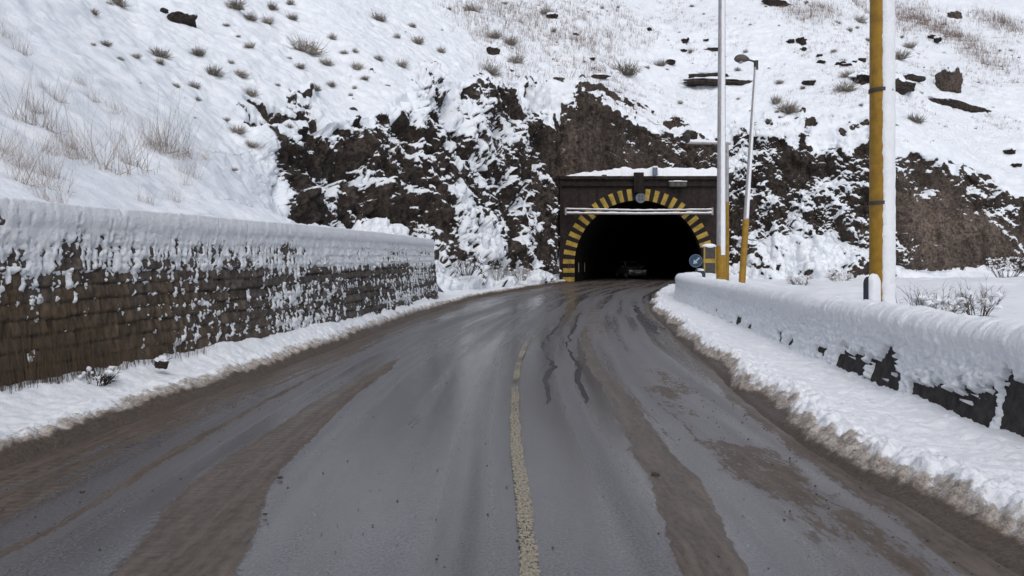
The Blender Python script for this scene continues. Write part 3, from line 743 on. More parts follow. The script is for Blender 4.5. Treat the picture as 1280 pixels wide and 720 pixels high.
    off = thick - 0.02 * (1 - m)
    Ps = np.stack([X + np.maximum(rel, 0.0) * 0.8 * (1 - topw) + nx * off, Y, (V + nzz * off) * zf], -1)
    keep = (mask[:-1, :-1] > -0.03) | (mask[1:, :-1] > -0.03) | (mask[:-1, 1:] > -0.03) | (mask[1:, 1:] > -0.03)
    Ps = np.concatenate([Ps, np.stack([Ps[-1, :, 0] - 0.25 * (V[-1] > 0.6), Ps[-1, :, 1] + 0.10, Ps[-1, :, 2]], -1)[None]], 0)
    keep = np.concatenate([keep, keep[-1:]], 0)
    link('snow_cover', grid_mesh('snow_cover', Ps - base, M['snow_wall'], keep=keep), root)
retaining_wall()

# ------------------------------------------------------------------ right concrete barrier
def barrier():
    base = np.array([XB(12.0).item(), 12.0, 0.0])
    root = empty('concrete_barrier', tuple(base))
    tag(root, 'low dark concrete barrier curving along the right roadside under lumpy snow', 'barrier')
    ys = np.concatenate([np.arange(-28, 4, 0.2), np.arange(4, 12, 0.012), np.arange(12, 24, 0.03), np.arange(24, 36.62, 0.06)])
    H = 0.80
    sec = np.array([(0, -0.1), (0.0, 0.10), (0.10, 0.40), (0.16, H - 0.03), (0.19, H), (0.39, H), (0.42, H - 0.03), (0.48, 0.4), (0.58, -0.1)])
    cum = np.concatenate([[0], np.cumsum(np.linalg.norm(np.diff(sec, axis=0), axis=1))])
    q = np.linspace(0, cum[-1], 150); sx = np.interp(q, cum, sec[:, 0]); sz = np.interp(q, cum, sec[:, 1])
    dX = np.gradient(XB(ys), ys); nl = np.sqrt(1 + dX ** 2); px, py = 1 / nl, -dX / nl
    def place(sx2, sz2):
        return np.stack([XB(ys)[:, None] + px[:, None] * sx2, ys[:, None] + py[:, None] * sx2, sz2 + 0 * sx2], -1)
    P = place(np.broadcast_to(sx, (len(ys), 150)), np.broadcast_to(sz, (len(ys), 150)))
    Pe = P[-1:].copy(); Pe[:, :, 0] = P[-1, :, 0].mean(); Pe[:, :, 1] = P[-1, :, 1].mean() + 0.03; Pe[:, :, 2] = np.minimum(Pe[:, :, 2], H)
    me = grid_mesh('concrete', np.concatenate([P, Pe], 0) - base, M['barrier']); me.set_sharp_from_angle(angle=R(40))
    link('concrete', me, root)
    # snow coat
    tx = np.gradient(sx, q); tz = np.gradient(sz, q); L = np.hypot(tx, tz); nx, nz = -tz / L, tx / L
    kk = np.hanning(9); kk /= kk.sum()
    nx = np.convolve(np.pad(nx, 4, 'edge'), kk, 'valid'); nz = np.convolve(np.pad(nz, 4, 'edge'), kk, 'valid')
    Y = ys[:, None] + 0 * q[None]; V = sz[None] + 0 * Y; S = q[None] + 0 * Y
    front = sx[None] < 0.2
    st = fbm(Y / 0.085, S / 0.12, 0.2, 4, 401, 0.65); lump = fbm(Y / 0.085, S / 0.050, 0.5, 3, 403, 0.5); bb = fbm(Y / 0.9, S / 0.6, 0.1, 3, 405)
    near = sstep(11.0, 9.6, Y)
    hole = near * sstep(0.46, 0.34, V + 0.10 * st + 0.09 * lump + 0.26 * bb - 0.10 * sstep(8.5, 6.5, Y)) * 1.6
    hole = hole * sstep(-0.30, -0.12, np.cos((Y - 8.36) * 1.9) * -0.0 + 0.0 + bb * 0.1) - 2.0 * np.exp(-((Y - 8.36 - 0.25 * (V - 0.3) + 0.03 * lump) / 0.13) ** 2) - 1.2 * np.exp(-((Y - 6.65 - 0.3 * (V - 0.3) + 0.03 * lump) / 0.10) ** 2)
    spots = sstep(0.12, 0.34, fbm(Y / 0.45, V / 0.35, 0.5, 3, 407)) * sstep(0.36, 0.20, V) * (1 - near) * sstep(23, 19, Y)
    mask = 0.75 + 0.25 * st - np.clip(hole, 0, 2) * 1.0 - 1.5 * spots
    mask = np.where(front, mask, 1.0)
    m = sstep(-0.02, 0.4, mask)
    topw = sstep(0.55, 0.8, V)
    thick = (0.05 + 0.040 * lump * (1 - 0.6 * topw) + 0.010 * fbm(Y / 0.3, S / 0.12, 0.9, 2, 409) + 0.03 * sstep(0.1, 0.6, V) + 0.07 * topw + 0.04 * sstep(0.72, 0.80, V) + 0.015 * bb) * m - 0.02 * (1 - m)
    Ps = place(sx[None] + nx[None] * thick, sz[None] + nz[None] * thick)
    keep = (mask[:-1, :-1] > 0) | (mask[1:, :-1] > 0) | (mask[:-1, 1:] > 0) | (mask[1:, 1:] > 0)
    Pe = Ps[-1:].copy(); c = Ps[-1].mean(0)
    e1 = Ps[-1:] * 0.6 + c * 0.4; e1[..., 1] += 0.22; e1[..., 0] += 0.10
    e2 = Ps[-1:] * 0.05 + c * 0.95; e2[..., 1] += 0.30; e2[..., 0] += 0.14
    e1[..., 2] = np.minimum(e1[..., 2], 0.8); e2[..., 2] = np.minimum(e2[..., 2], 0.7)
    Ps = np.concatenate([Ps, e1, e2], 0); keep = np.concatenate([keep, np.ones((2, keep.shape[1]), bool)], 0)
    link('snow_cover', grid_mesh('snow_cover', Ps - base, M['snow_wall'], keep=keep), root)
barrier()

# ------------------------------------------------------------------ tunnel portal
AX, SPR = 9.13, 1.25
def arch(r, n=64, x0=AX, spr=SPR, foot=-0.1):
    pts = [(x0 - r, foot)] + [(x0 - r, foot + (spr - foot) * i / 6) for i in range(1, 6)]
    pts += [(x0 - r * math.cos(math.pi * i / n), spr + r * math.sin(math.pi * i / n)) for i in range(n + 1)]
    pts += [(x0 + r, spr - (spr - foot) * i / 6) for i in range(1, 7)]
    return pts
def portal():
    root = empty('tunnel_portal', (AX, 58, 0))
    tag(root, 'sooty concrete tunnel mouth with yellow and black striped arch cut into the hillside', 'tunnel')
    def loc(V): return [(v[0] - AX, v[1] - 58, v[2]) for v in V]
    X0, X1, TOP = 3.45, 15.05, 7.35
    inner = arch(4.72)
    n = len(inner)
    # outer rectangle points, matched radially
    outer = []
    for (x, z) in inner:
        dx, dz = x - AX, z - SPR
        if z <= SPR: outer.append((X0 if dx < 0 else X1, z)); continue
        t = min([(X1 - AX) / dx if dx > 1e-6 else 1e9, (X0 - AX) / dx if dx < -1e-6 else 1e9, (TOP - SPR) / dz if dz > 1e-6 else 1e9])
        outer.append((AX + dx * t, SPR + dz * t))
    mb = MB()
    V = [(x, 58.0, z) for x, z in inner] + [(x, 58.0, z) for x, z in outer] + [(x, 59.2, z) for x, z in inner] + [(x, 59.2, z) for x, z in outer]
    F = []
    for i in range(n - 1):
        F.append((i, i+1, n+i+1, n+i)); F.append((i+1, i, 2*n+i, 2*n+i+1))
        F.append((n+i, n+i+1, 3*n+i+1, 3*n+i)); F.append((2*n+i+1, 2*n+i, 3*n+i, 3*n+i+1))
    # corners of the rectangle
    mb.add(loc(V), F)
    for cx in (X0, X1):
        side = [k for k in range(n) if abs(outer[k][0] - cx) < 1e-4 and outer[k][1] > SPR]
        k = max(side, key=lambda j: outer[j][1]); k2 = k + 1 if cx == X0 else k - 1
        a, b = outer[k], outer[k2]
        mb.add(loc([(a[0], 58.0, a[1]), (cx, 58.0, TOP), (b[0], 58.0, b[1])]), [(0, 1, 2), ])
    mb.build('facade', M['portal'], root)
    # cornice slab under the parapet snow
    c = MB(); c.box((9.3 - AX, 0.45, TOP + 0.135), (11.7, 1.30, 0.26), bev=0.03); c.build('cornice', M['portal'], root, True)
    c = MB(); c.box((9.3 - AX, -0.10, TOP - 0.42), (11.5, 0.20, 0.14), bev=0.02); c.build('string_course', M['portal_dark'], root, True)
    # striped arch band
    ri, ro = 4.62, 5.46
    NS = 29
    total = 2 * SPR + math.pi * 5.05
    def at(s, r):
        if s < SPR: return (AX - r, s)
        if s > total - SPR: return (AX + r, total - s)
        a = (s - SPR) / 5.05
        return (AX - r * math.cos(a), SPR + r * math.sin(a))
    b = MB()
    st = total / (2 * NS - 1)
    for k in range(2 * NS - 1):
        for j in range(3):
            s0, s1 = st * (k + j / 3), st * (k + (j + 1) / 3)
            q = [at(s0, ri), at(s0, ro), at(s1, ro), at(s1, ri)]
            Vq = [(x, 57.94, z) for x, z in q] + [(x, 57.997, z) for x, z in q]
            b.add(loc(Vq), [(0, 1, 2, 3)[::-1], (1, 5, 6, 2), (4, 0, 3, 7)], 1 if (k % 2 or k == NS - 1) else 0)
    b.build('striped_arch', [M['arch_yellow'], M['arch_black']], root)
    # central bracket + emblem plate
    p = MB(); p.box((-0.02, -0.24, 7.12), (0.70, 0.30, 1.45), bev=0.02); p.build('keystone_box', M['portal_dark'], root, True)
    # lining tube following the road
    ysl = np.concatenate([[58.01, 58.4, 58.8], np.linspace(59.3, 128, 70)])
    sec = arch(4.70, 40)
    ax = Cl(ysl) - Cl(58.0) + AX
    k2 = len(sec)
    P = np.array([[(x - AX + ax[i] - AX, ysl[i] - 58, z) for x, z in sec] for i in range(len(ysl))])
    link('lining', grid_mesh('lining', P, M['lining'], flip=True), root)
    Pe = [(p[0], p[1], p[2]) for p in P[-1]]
    e = MB(); e.add(Pe, [tuple(range(k2))]); e.build('inner_darkness_wall', M['lining'], root)  # unseen end wall, added to close the tube and keep it dark
    # pale strips added as the lit glints on the left inner wall
    for i, yy in enumerate((60.0, 63.0)):
        f = MB(); xx = Cl(yy).item() - Cl(58.0).item() - 4.66
        f.box((xx, yy - 58, 1.0), (0.05, 0.10, 0.7), mi=0)
        f.build('glint_strip', M['pipe'], root)
    # snow on the parapet, thick drift in the middle
    xs = np.linspace(3.7, 15.1, 260); w = np.linspace(0, 1, 26)
    X = xs[:, None] + 0 * w; n0 = fbm(xs / 0.8, 0, 0, 3, 501)[:, None]
    hgt = 0.30 + 0.14 * n0 + 0.32 * np.exp(-((X - 8.4) / 1.1) ** 2) + 0.12 * np.exp(-((X - 7.0) / .4) ** 2) + 0.22 * sstep(9.5, 10.2, X)
    hgt = hgt * sstep(3.65, 5.0, X) * (1 - sstep(15.03, 15.10, X)) + 0.02
    a = w[None] * 1.5
    yq = 57.80 + a + 0.03 * fbm(X / 0.3, a, 0, 2, 503) * (a < 0.5)
    z = TOP + 0.262 + hgt * np.clip(np.sin(np.clip(a / 0.22, 0, 1) * math.pi / 2), 0, 1) + 0.03 * fbm(X / 0.35, a / 0.35, 0, 3, 505) * (a > 0.1) - 0.01
    P = np.stack([X - AX, yq - 58, z], -1)
    link('parapet_snow', grid_mesh('parapet_snow', P, M['snow_wall']), root)
portal()

def height_bar():
    root = empty('height_limit_bar', (9.05, 57.3, 4.95))
    tag(root, 'long pale horizontal clearance pipe hung across the tunnel mouth with snow on it', 'height bar')
    p = MB(); p.tube([(-5.16, 0, 0.24), (-0.1, 0, 0.14), (5.2, 0, 0.20)], 0.06, 14); p.build('upper_pipe', M['pipe'], root, True)
    p = MB(); p.tube([(-5.18, -0.02, -0.06), (0.0, -0.02, -0.10), (5.22, -0.02, -0.06)], 0.075, 14); p.build('lower_pipe', M['pipe'], root, True)
    for s in (-5.22, 5.24):
        p = MB(); p.tube([(s, 0, -0.18), (s, 0, 0.34)], 0.075, 10); p.build('end_cap', M['grey'], root, True)
    for s in (-4.9, 0.0, 4.95):
        p = MB(); p.tube([(s, 0.05, 0.1), (s, 0.66, 0.3)], 0.035, 8); p.build('bracket', M['darkmetal'], root, True)
    xs = np.linspace(-5.15, 5.18, 300); an = np.linspace(-1.15, 1.15, 12)
    for (name, zc, r, th) in (('snow', 0, 0.06, 0.030), ('snow', 1, 0.075, 0.040)):
        zz = np.interp(xs, [-5.16, -0.1, 5.2], [0.24, 0.14, 0.20]) if zc == 0 else np.interp(xs, [-5.18, 0, 5.22], [-0.06, -0.10, -0.06])
        t = th * (0.8 + 0.5 * fbm(xs / 0.4, zc, 0, 3, 511))[:, None] * np.cos(an / 1.15 * math.pi / 2)[None] ** 0.5
        P = np.stack([xs[:, None] + 0 * an, -np.sin(an)[None] * (r + t) - 0.02 * zc, zz[:, None] + np.cos(an)[None] * (r + t * 1.3)], -1)
        link('snow_layer', grid_mesh('snow_layer', P, M['snow_wall']), root)
height_bar()

# ------------------------------------------------------------------ poles behind the barrier
def snow_strip(name, parent, x, y, z0, z1, r0, r1, a0, half, th, seed, rag=0.25, lean=(0, 0)):
    """snow plastered on one side of a round post"""
    zs = np.arange(z0, z1, 0.03 if z1 - z0 < 12 else 0.05); an = np.linspace(-1, 1, 17)
    n = fbm(zs / 0.09, 0, seed, 3, seed)[:, None]; nb = fbm(zs / 0.7, 0, seed, 2, seed + 3)[:, None]
    n2 = fbm(zs / 0.09, 5.5, seed, 3, seed + 7)[:, None]
    hw = half * (1 + rag * 0.22 * np.where(an[None] < 0, n, n2) + 0.05 * nb)
    A = a0 + an[None] * hw
    rr = np.interp(zs, [z0, z1], [r0, r1])[:, None]
    t = th * (np.clip(1 - np.abs(an[None]) ** 4, 0, 1)) * (1 + 0.25 * fbm(zs[:, None] / 0.12, an[None] * 2, 0, 2, seed + 5)) - 0.006 * (np.abs(an[None]) > 0.99)
    f = ((zs - z0) / (z1 - z0))[:, None]
    P = np.stack([x + lean[0] * f + np.cos(A) * (rr + t), y + lean[1] * f + np.sin(A) * (rr + t), zs[:, None] + 0 * A], -1)
    return link(name, grid_mesh(name, P, M['snow_wall']), parent)

# thick near pole
px, py = 5.27, 11.45
g = verge_z(px, py) - 0.15
root = empty('utility_pole', (px, py, g))
tag(root, 'thick yellow pole nearest the camera, snow stuck down its whole right side', 'pole')
p = MB(); p.tube([(0, 0, 0), (0.0, 0, 5), (0.02, 0, 10.5)], [0.168, 0.160, 0.145], 28); p.build('shaft', M['yellow'], root, True)
p = MB(); p.tube([(0, 0, 0.0), (0, 0, 0.22)], [0.24, 0.22], 24); p.build('base_collar', M['darkmetal'], root, True)
p = MB(); p.tube([(0.02, 0, 10.5), (0.02, 0, 10.58)], [0.15, 0.06], 20); p.build('top_cap', M['darkmetal'], root, True)
p = MB(); p.box((-0.155, -0.075, 1.35), (0.03, 0.10, 0.34), Euler((0, 0, R(28))), bev=0.008); p.build('access_hatch', M['darkmetal'], root)
for zb in (2.6, 4.2): p = MB(); p.tube([(0, 0, zb), (0, 0, zb + 0.05)], 0.176, 24); p.build('strap', M['darkmetal'], root, True)
snow_strip('snow_strip', root, 0, 0, 0.05, 10.4, 0.166, 0.145, R(-62), R(51), 0.022, 601)

# dark marker panel beside it
mx, my = 4.93, 11.05
g = verge_z(mx, my) - 0.1
root = empty('marker_post', (mx, my, g), R(28))
tag(root, 'short dark round-topped marker panel caked in snow, left of the thick yellow pole', 'marker post')
def pill(w, z0, z1, n=14):
    r = w / 2
    pts = [(-r, z0 + 0.05), (-r + 0.05, z0), (r - 0.05, z0), (r, z0 + 0.05), (r, z1 - r)]
    pts += [(r * math.cos(a), z1 - r + r * math.sin(a)) for a in np.linspace(0, math.pi, n)[1:-1]]
    pts += [(-r, z1 - r)]
    return pts
def extrude(pts, y0, y1):
    n = len(pts); V = [(x, y0, z) for x, z in pts] + [(x, y1, z) for x, z in pts]
    F = [tuple(range(n)), tuple(range(2*n - 1, n - 1, -1))] + [(i, n + i, n + (i+1) % n, (i+1) % n) for i in range(n)]
    return V, F
p = MB(); p.tube([(0, 0.02, 0), (0, 0.02, 0.7)], 0.03, 10); p.build('post', M['darkmetal'], root, True)
V, F = extrude(pill(0.20, 0.55, 1.42), -0.035, 0.035); p = MB(); p.add(V, F); p.build('panel', M['navy'], root)
p = MB(); p.box((-0.02, -0.0, 0.52), (0.12, 0.10, 0.12), bev=0.015); p.build('bracket', M['darkmetal'], root)
def snow_pad(pts, y0, th, cx, cz, seed):
    """domed pad with an outline"""
    n = len(pts); V = []; F = []
    rings = [(1.0, 0.0), (0.98, 0.6), (0.88, 0.92), (0.6, 1.0), (0.25, 1.04)]
    for f, h in rings:
        for (x, z) in pts: V.append((cx + (x - cx) * f, y0 - th * h, cz + (z - cz) * (0.85 * f + 0.15 if f > .8 else f)))
    for r in range(len(rings) - 1):
        for i in range(n): F.append((r*n + i, r*n + (i+1) % n, (r+1)*n + (i+1) % n, (r+1)*n + i))
    F.append(tuple((len(rings)-1)*n + i for i in range(n)))
    return V, F
V, F = snow_pad([(x * 0.92 + 0.012, z) for x, z in pill(0.20, 0.66, 1.46)], -0.03, 0.07, 0.01, 1.08, 5)
p = MB(); p.add(V, F); p.build('snow_pad', M['snow_wall'], root, True)

# tall pole further up
px, py = 6.25, 24.0
g = verge_z(px, py) - 0.15
root = empty('utility_pole', (px, py, g))
tag(root, 'tall slim grey pole with short yellow foot and white snow stripe', 'pole')
p = MB(); p.tube([(0, 0, 0), (0, 0, 2.0)], [0.150, 0.143], 20); p.build('yellow_foot', M['yellow'], root, True)
p = MB(); p.tube([(0, 0, 2.0), (0.03, 0, 12.5)], [0.138, 0.085], 20); p.build('shaft', M['grey'], root, True)
p = MB(); p.tube([(0.03, 0, 12.5), (0.03, 0, 12.56)], [0.09, 0.04], 16); p.build('top_cap', M['darkmetal'], root, True)
snow_strip('snow_strip', root, 0, 0, 1.72, 12.4, 0.139, 0.085, R(-78), R(34), 0.010, 621, lean=(0.03, 0))

# slim post with a cross arm just behind it
px, py = 7.55, 28.2
g = verge_z(px, py) - 0.15
root = empty('cross_arm_post', (px, py, g))
tag(root, 'thin yellow post behind the tall pole, carrying a level arm with a small lamp', 'post')
top = 5.62 - g
p = MB(); p.tube([(0, 0, 0), (0, 0, 3.6)], [0.075, 0.07], 12); p.build('lower_shaft', M['yellow'], root, True)
p = MB(); p.tube([(0, 0, 3.6), (0.0, 0, top + 0.05)], [0.062, 0.058], 12); p.build('upper_shaft', M['grey'], root, True)
p = MB(); p.tube([(0.12, 0, top), (-1.42, 0, top + 0.03)], 0.055, 10); p.build('arm', M['grey'], root, True)
p = MB(); p.tube([(0.0, -0.03, top - 0.32), (-0.55, -0.03, top - 0.02)], 0.028, 8); p.build('brace', M['darkmetal'], root, True)
hd = MB(); hd.tube([(-1.40, 0, top + 0.02), (-1.40, -0.05, top + 0.12), (-1.42, -0.12, top + 0.24), (-1.42, -0.16, top + 0.30)], [0.05, 0.10, 0.11, 0.07], 12); hd.build('lamp_head', M['darkmetal'], root, True)
xs = np.linspace(-1.36, 0.1, 60); an = np.linspace(-1.3, 1.3, 9)
t = (0.035 + 0.02 * fbm(xs / 0.2, 0, 0, 2, 641))[:, None] * np.cos(an / 1.3 * 1.5)[None]
P = np.stack([xs[:, None] + 0 * an, -np.sin(an)[None] * (0.045 + t * .4), top - 0.02 * (xs[:, None] - 0.12) * 0 + 0.03 * (0.12 - xs[:, None]) / 1.54 + np.cos(an)[None] * 0.056 + t * 1.6], -1)
link('snow_layer', grid_mesh('snow_layer', P, M['snow_wall']), root)

# leaning street lamp
px, py = 7.62, 26.8
g = verge_z(px, py) - 0.15
root = empty('street_lamp', (px, py, g))
tag(root, 'leaning street lamp with yellow lower half and dark head reaching left', 'street lamp')
bx, tx_, tz = 0.0, (945 - 640) / 1004 * 27.4 - px, 1.5 + (326 - 78) / 1004 * 27.4 - g
dy = 0.6
def on(f): return (bx + tx_ * f, dy * f, tz * f)
p = MB(); p.tube([on(0), on(0.355)], [0.115, 0.105], 16); p.build('yellow_sleeve', M['yellow'], root, True)
p = MB(); p.tube([on(0.355), on(1.0)], [0.092, 0.055], 16); p.build('shaft', M['grey'], root, True)
e = Vector(on(1.0))
p = MB(); p.tube([e + Vector((0, 0, -0.25)), e + Vector((0, 0, 0.06))], 0.075, 12); p.build('collar', M['darkmetal'], root, True)
p = MB(); p.tube([e, e + Vector((-0.12, 0, 0.05)), e + Vector((-0.32, -0.02, 0.10))], [0.035, 0.032, 0.032], 10); p.build('arm', M['darkmetal'], root, True)
hdm = MB(); q = e + Vector((-0.25, -0.02, 0.09))
hdm.tube([q + Vector((-0.5 * f, 0, 0.04 * math.sin(3 * f))) for f in (0, .1, .25, .45, .65, .82, .93, 1)], [0.045, 0.075, 0.115, 0.14, 0.14, 0.115, 0.075, 0.02], 16)
lh = hdm.build('lamp_head', M['brownmetal'], root, True)
p = MB(); p.tube([q + Vector((-0.28, 0, -0.04)), q + Vector((-0.28, 0, -0.12))], [0.11, 0.07], 14); p.build('lens', M['grey'], lh, True)
snow_strip('snow_strip', root, tx_ * 0.36, dy * 0.36, tz * 0.36, tz * 0.97, 0.090, 0.057, R(-70), R(36), 0.010, 651, lean=(tx_ * 0.61, dy * 0.61))

# keep-left disc at the barrier nose
px, py = 8.42, 36.8
g = 0.1
root = empty('direction_sign', (px, py, g), R(-6))
tag(root, 'small round blue sign with white downward left arrow behind the snowy end of the barrier', 'traffic sign')
cz = 1.5 - g
p = MB(); p.tube([(0.04, 0.05, 0), (0.04, 0.05, cz + 0.2)], 0.045, 10); p.build('post', M['darkmetal'], root, True)
p = MB(); p.tube([(0, 0.02, cz), (0, -0.02, cz)], 0.30, 36); p.build('disc', M['blue'], root)
ring = MB(); n = 40
V = [(r * math.cos(2*math.pi*k/n), y, cz + r * math.sin(2*math.pi*k/n)) for (r, y) in ((0.30, -0.026), (0.275, -0.026)) for k in range(n)]
ring.add(V, [(k, (k+1) % n, n + (k+1) % n, n + k) for k in range(n)]); ring.build('rim', M['bluegrey'], root)
ar = MB(); d = Vector((-0.7071, 0, -0.7071)); nrm = Vector((0.7071, 0, -0.7071)); c0 = Vector((0.02, -0.030, cz + 0.0))
pts = [c0 - d * 0.20 + nrm * 0.035, c0 + d * 0.03 + nrm * 0.035, c0 + d * 0.03 + nrm * 0.12, c0 + d * 0.20, c0 + d * 0.03 - nrm * 0.12, c0 + d * 0.03 - nrm * 0.035, c0 - d * 0.20 - nrm * 0.035]
ar.add(pts, [tuple(range(7))]); ar.build('arrow', M['white'], root)

root = empty('warning_drum', (8.72, 37.3, 0.05))
tag(root, 'dark ribbed drum with snowy ribs standing in the snow under the round blue sign', 'drum')
p = MB(); p.tube([(0, 0, 0), (0, 0, 0.9), (0, 0, 1.0)], [0.27, 0.25, 0.2], 24); p.build('body', M['navy'], root, True)
for k in range(4):
    p = MB(); p.tube([(0, 0, 0.2 + k * 0.2), (0, 0, 0.25 + k * 0.2)], [0.29 - k * .005, 0.285 - k * .005], 24); p.build('hoop', M['darkmetal'], root, True)
p = MB(); p.tube([(0, 0, 0.99), (0, 0, 1.06), (0, 0, 1.1)], [0.21, 0.17, 0.05], 20); p.build('snow_cap', M['snow_wall'], root, True)

# striped guard pillar by the right jamb
px, py = 11.28, 46.0
root = empty('guard_pillar', (px, py, 0.2))
tag(root, 'black and yellow guard pillar with a cap of snow beside the right tunnel jamb', 'pillar')
p = MB(); p.box((0, 0, 1.05), (0.74, 0.55, 2.1), bev=0.02); p.build('body', M['darkmetal'], root)
for s in (-0.33, 0.33):
    p = MB(); p.box((s, -0.29, 1.15), (0.09, 0.03, 1.85), bev=0.006); p.build('edge_strip', M['arch_yellow'], root)
p = MB(); p.box((0, -0.285, 1.30), (0.78, 0.03, 0.24), bev=0.006); p.build('yellow_band', M['arch_yellow'], root)
bm = bmesh.new(); bmesh.ops.create_uvsphere(bm, u_segments=20, v_segments=10, radius=1); bmesh.ops.scale(bm, vec=(0.42, 0.33, 0.16), verts=bm.verts)
me = bpy.data.meshes.new('snow_cap'); bm.to_mesh(me); bm.free(); me.materials.append(M['snow_wall'])
for f_ in me.polygons: f_.use_smooth = True
o = link('snow_cap', me, root); o.location = (0, 0, 2.13)

# fixtures on the portal
root = empty('emblem_plate', (AX + 0.12, 57.75, 6.02))
tag(root, 'round pale emblem plate with dark cross bars at the crown of the arch', 'emblem')
p = MB(); p.tube([(0, 0.05, 0), (0, -0.03, 0)], 0.36, 32); p.build('disc', M['bluegrey'], root)
for (x, z) in ((-0.12, 0.12), (0.12, 0.12), (-0.12, -0.12), (0.12, -0.12)):
    p = MB(); p.tube([(x, -0.03, z), (x, -0.045, z)], 0.105, 16); p.build('pale_quarter', M['brownmetal'], root)
root = empty('floodlight', (AX + 2.75, 57.45, 6.98))
tag(root, 'row of three pale lamp housings under the right half of the snowy parapet', 'floodlight')
p = MB(); p.box((0, 0.12, 0), (1.25, 0.24, 0.36), bev=0.02); p.build('housing', M['darkmetal'], root)
for x in (-0.4, 0.0, 0.4):
    p = MB(); p.tube([(x, 0.0, 0), (x, -0.06, -0.01)], [0.13, 0.15], 16); p.build('lamp', M['brownmetal'], root)
p = MB(); p.box((0, 0.45, 0.05), (0.12, 0.6, 0.12)); p.build('bracket', M['darkmetal'], root)
bm = bmesh.new(); bmesh.ops.create_cube(bm, size=1); bmesh.ops.bevel(bm, geom=bm.edges[:], offset=0.3, segments=3, affect='EDGES'); bmesh.ops.scale(bm, vec=(1.3, 0.3, 0.10), verts=bm.verts)
me = bpy.data.meshes.new('snow_cap'); bm.to_mesh(me); bm.free(); me.materials.append(M['snow_wall']); o = link('snow_cap', me, root); o.location = (0, 0.08, 0.22)
root = empty('junction_box', (AX + 1.12, 57.55, 7.62))
tag(root, 'small blue grey box standing in the snow on the portal parapet, capped white', 'box')
p = MB(); p.box((0, 0, 0.27), (0.32, 0.28, 0.54), bev=0.02); p.build('body', M['bluegrey'], root)
p = MB(); p.box((0, 0, 0.60), (0.36, 0.32, 0.12), bev=0.045); p.build('snow_cap', M['snow_wall'], root)
root = empty('camera_box', (AX - 2.55, 57.35, 7.42))
tag(root, 'tiny dark camera on the parapet edge left of the arch crown', 'camera')
p = MB(); p.box((0, 0, 0.12), (0.34, 0.30, 0.20), bev=0.03); p.tube([(0.0, -0.14, 0.12), (0.0, -0.22, 0.12)], 0.07, 12); p.build('body', M['darkmetal'], root)
p = MB(); p.box((0, 0.15, -0.02), (0.08, 0.4, 0.08)); p.build('mount', M['darkmetal'], root)

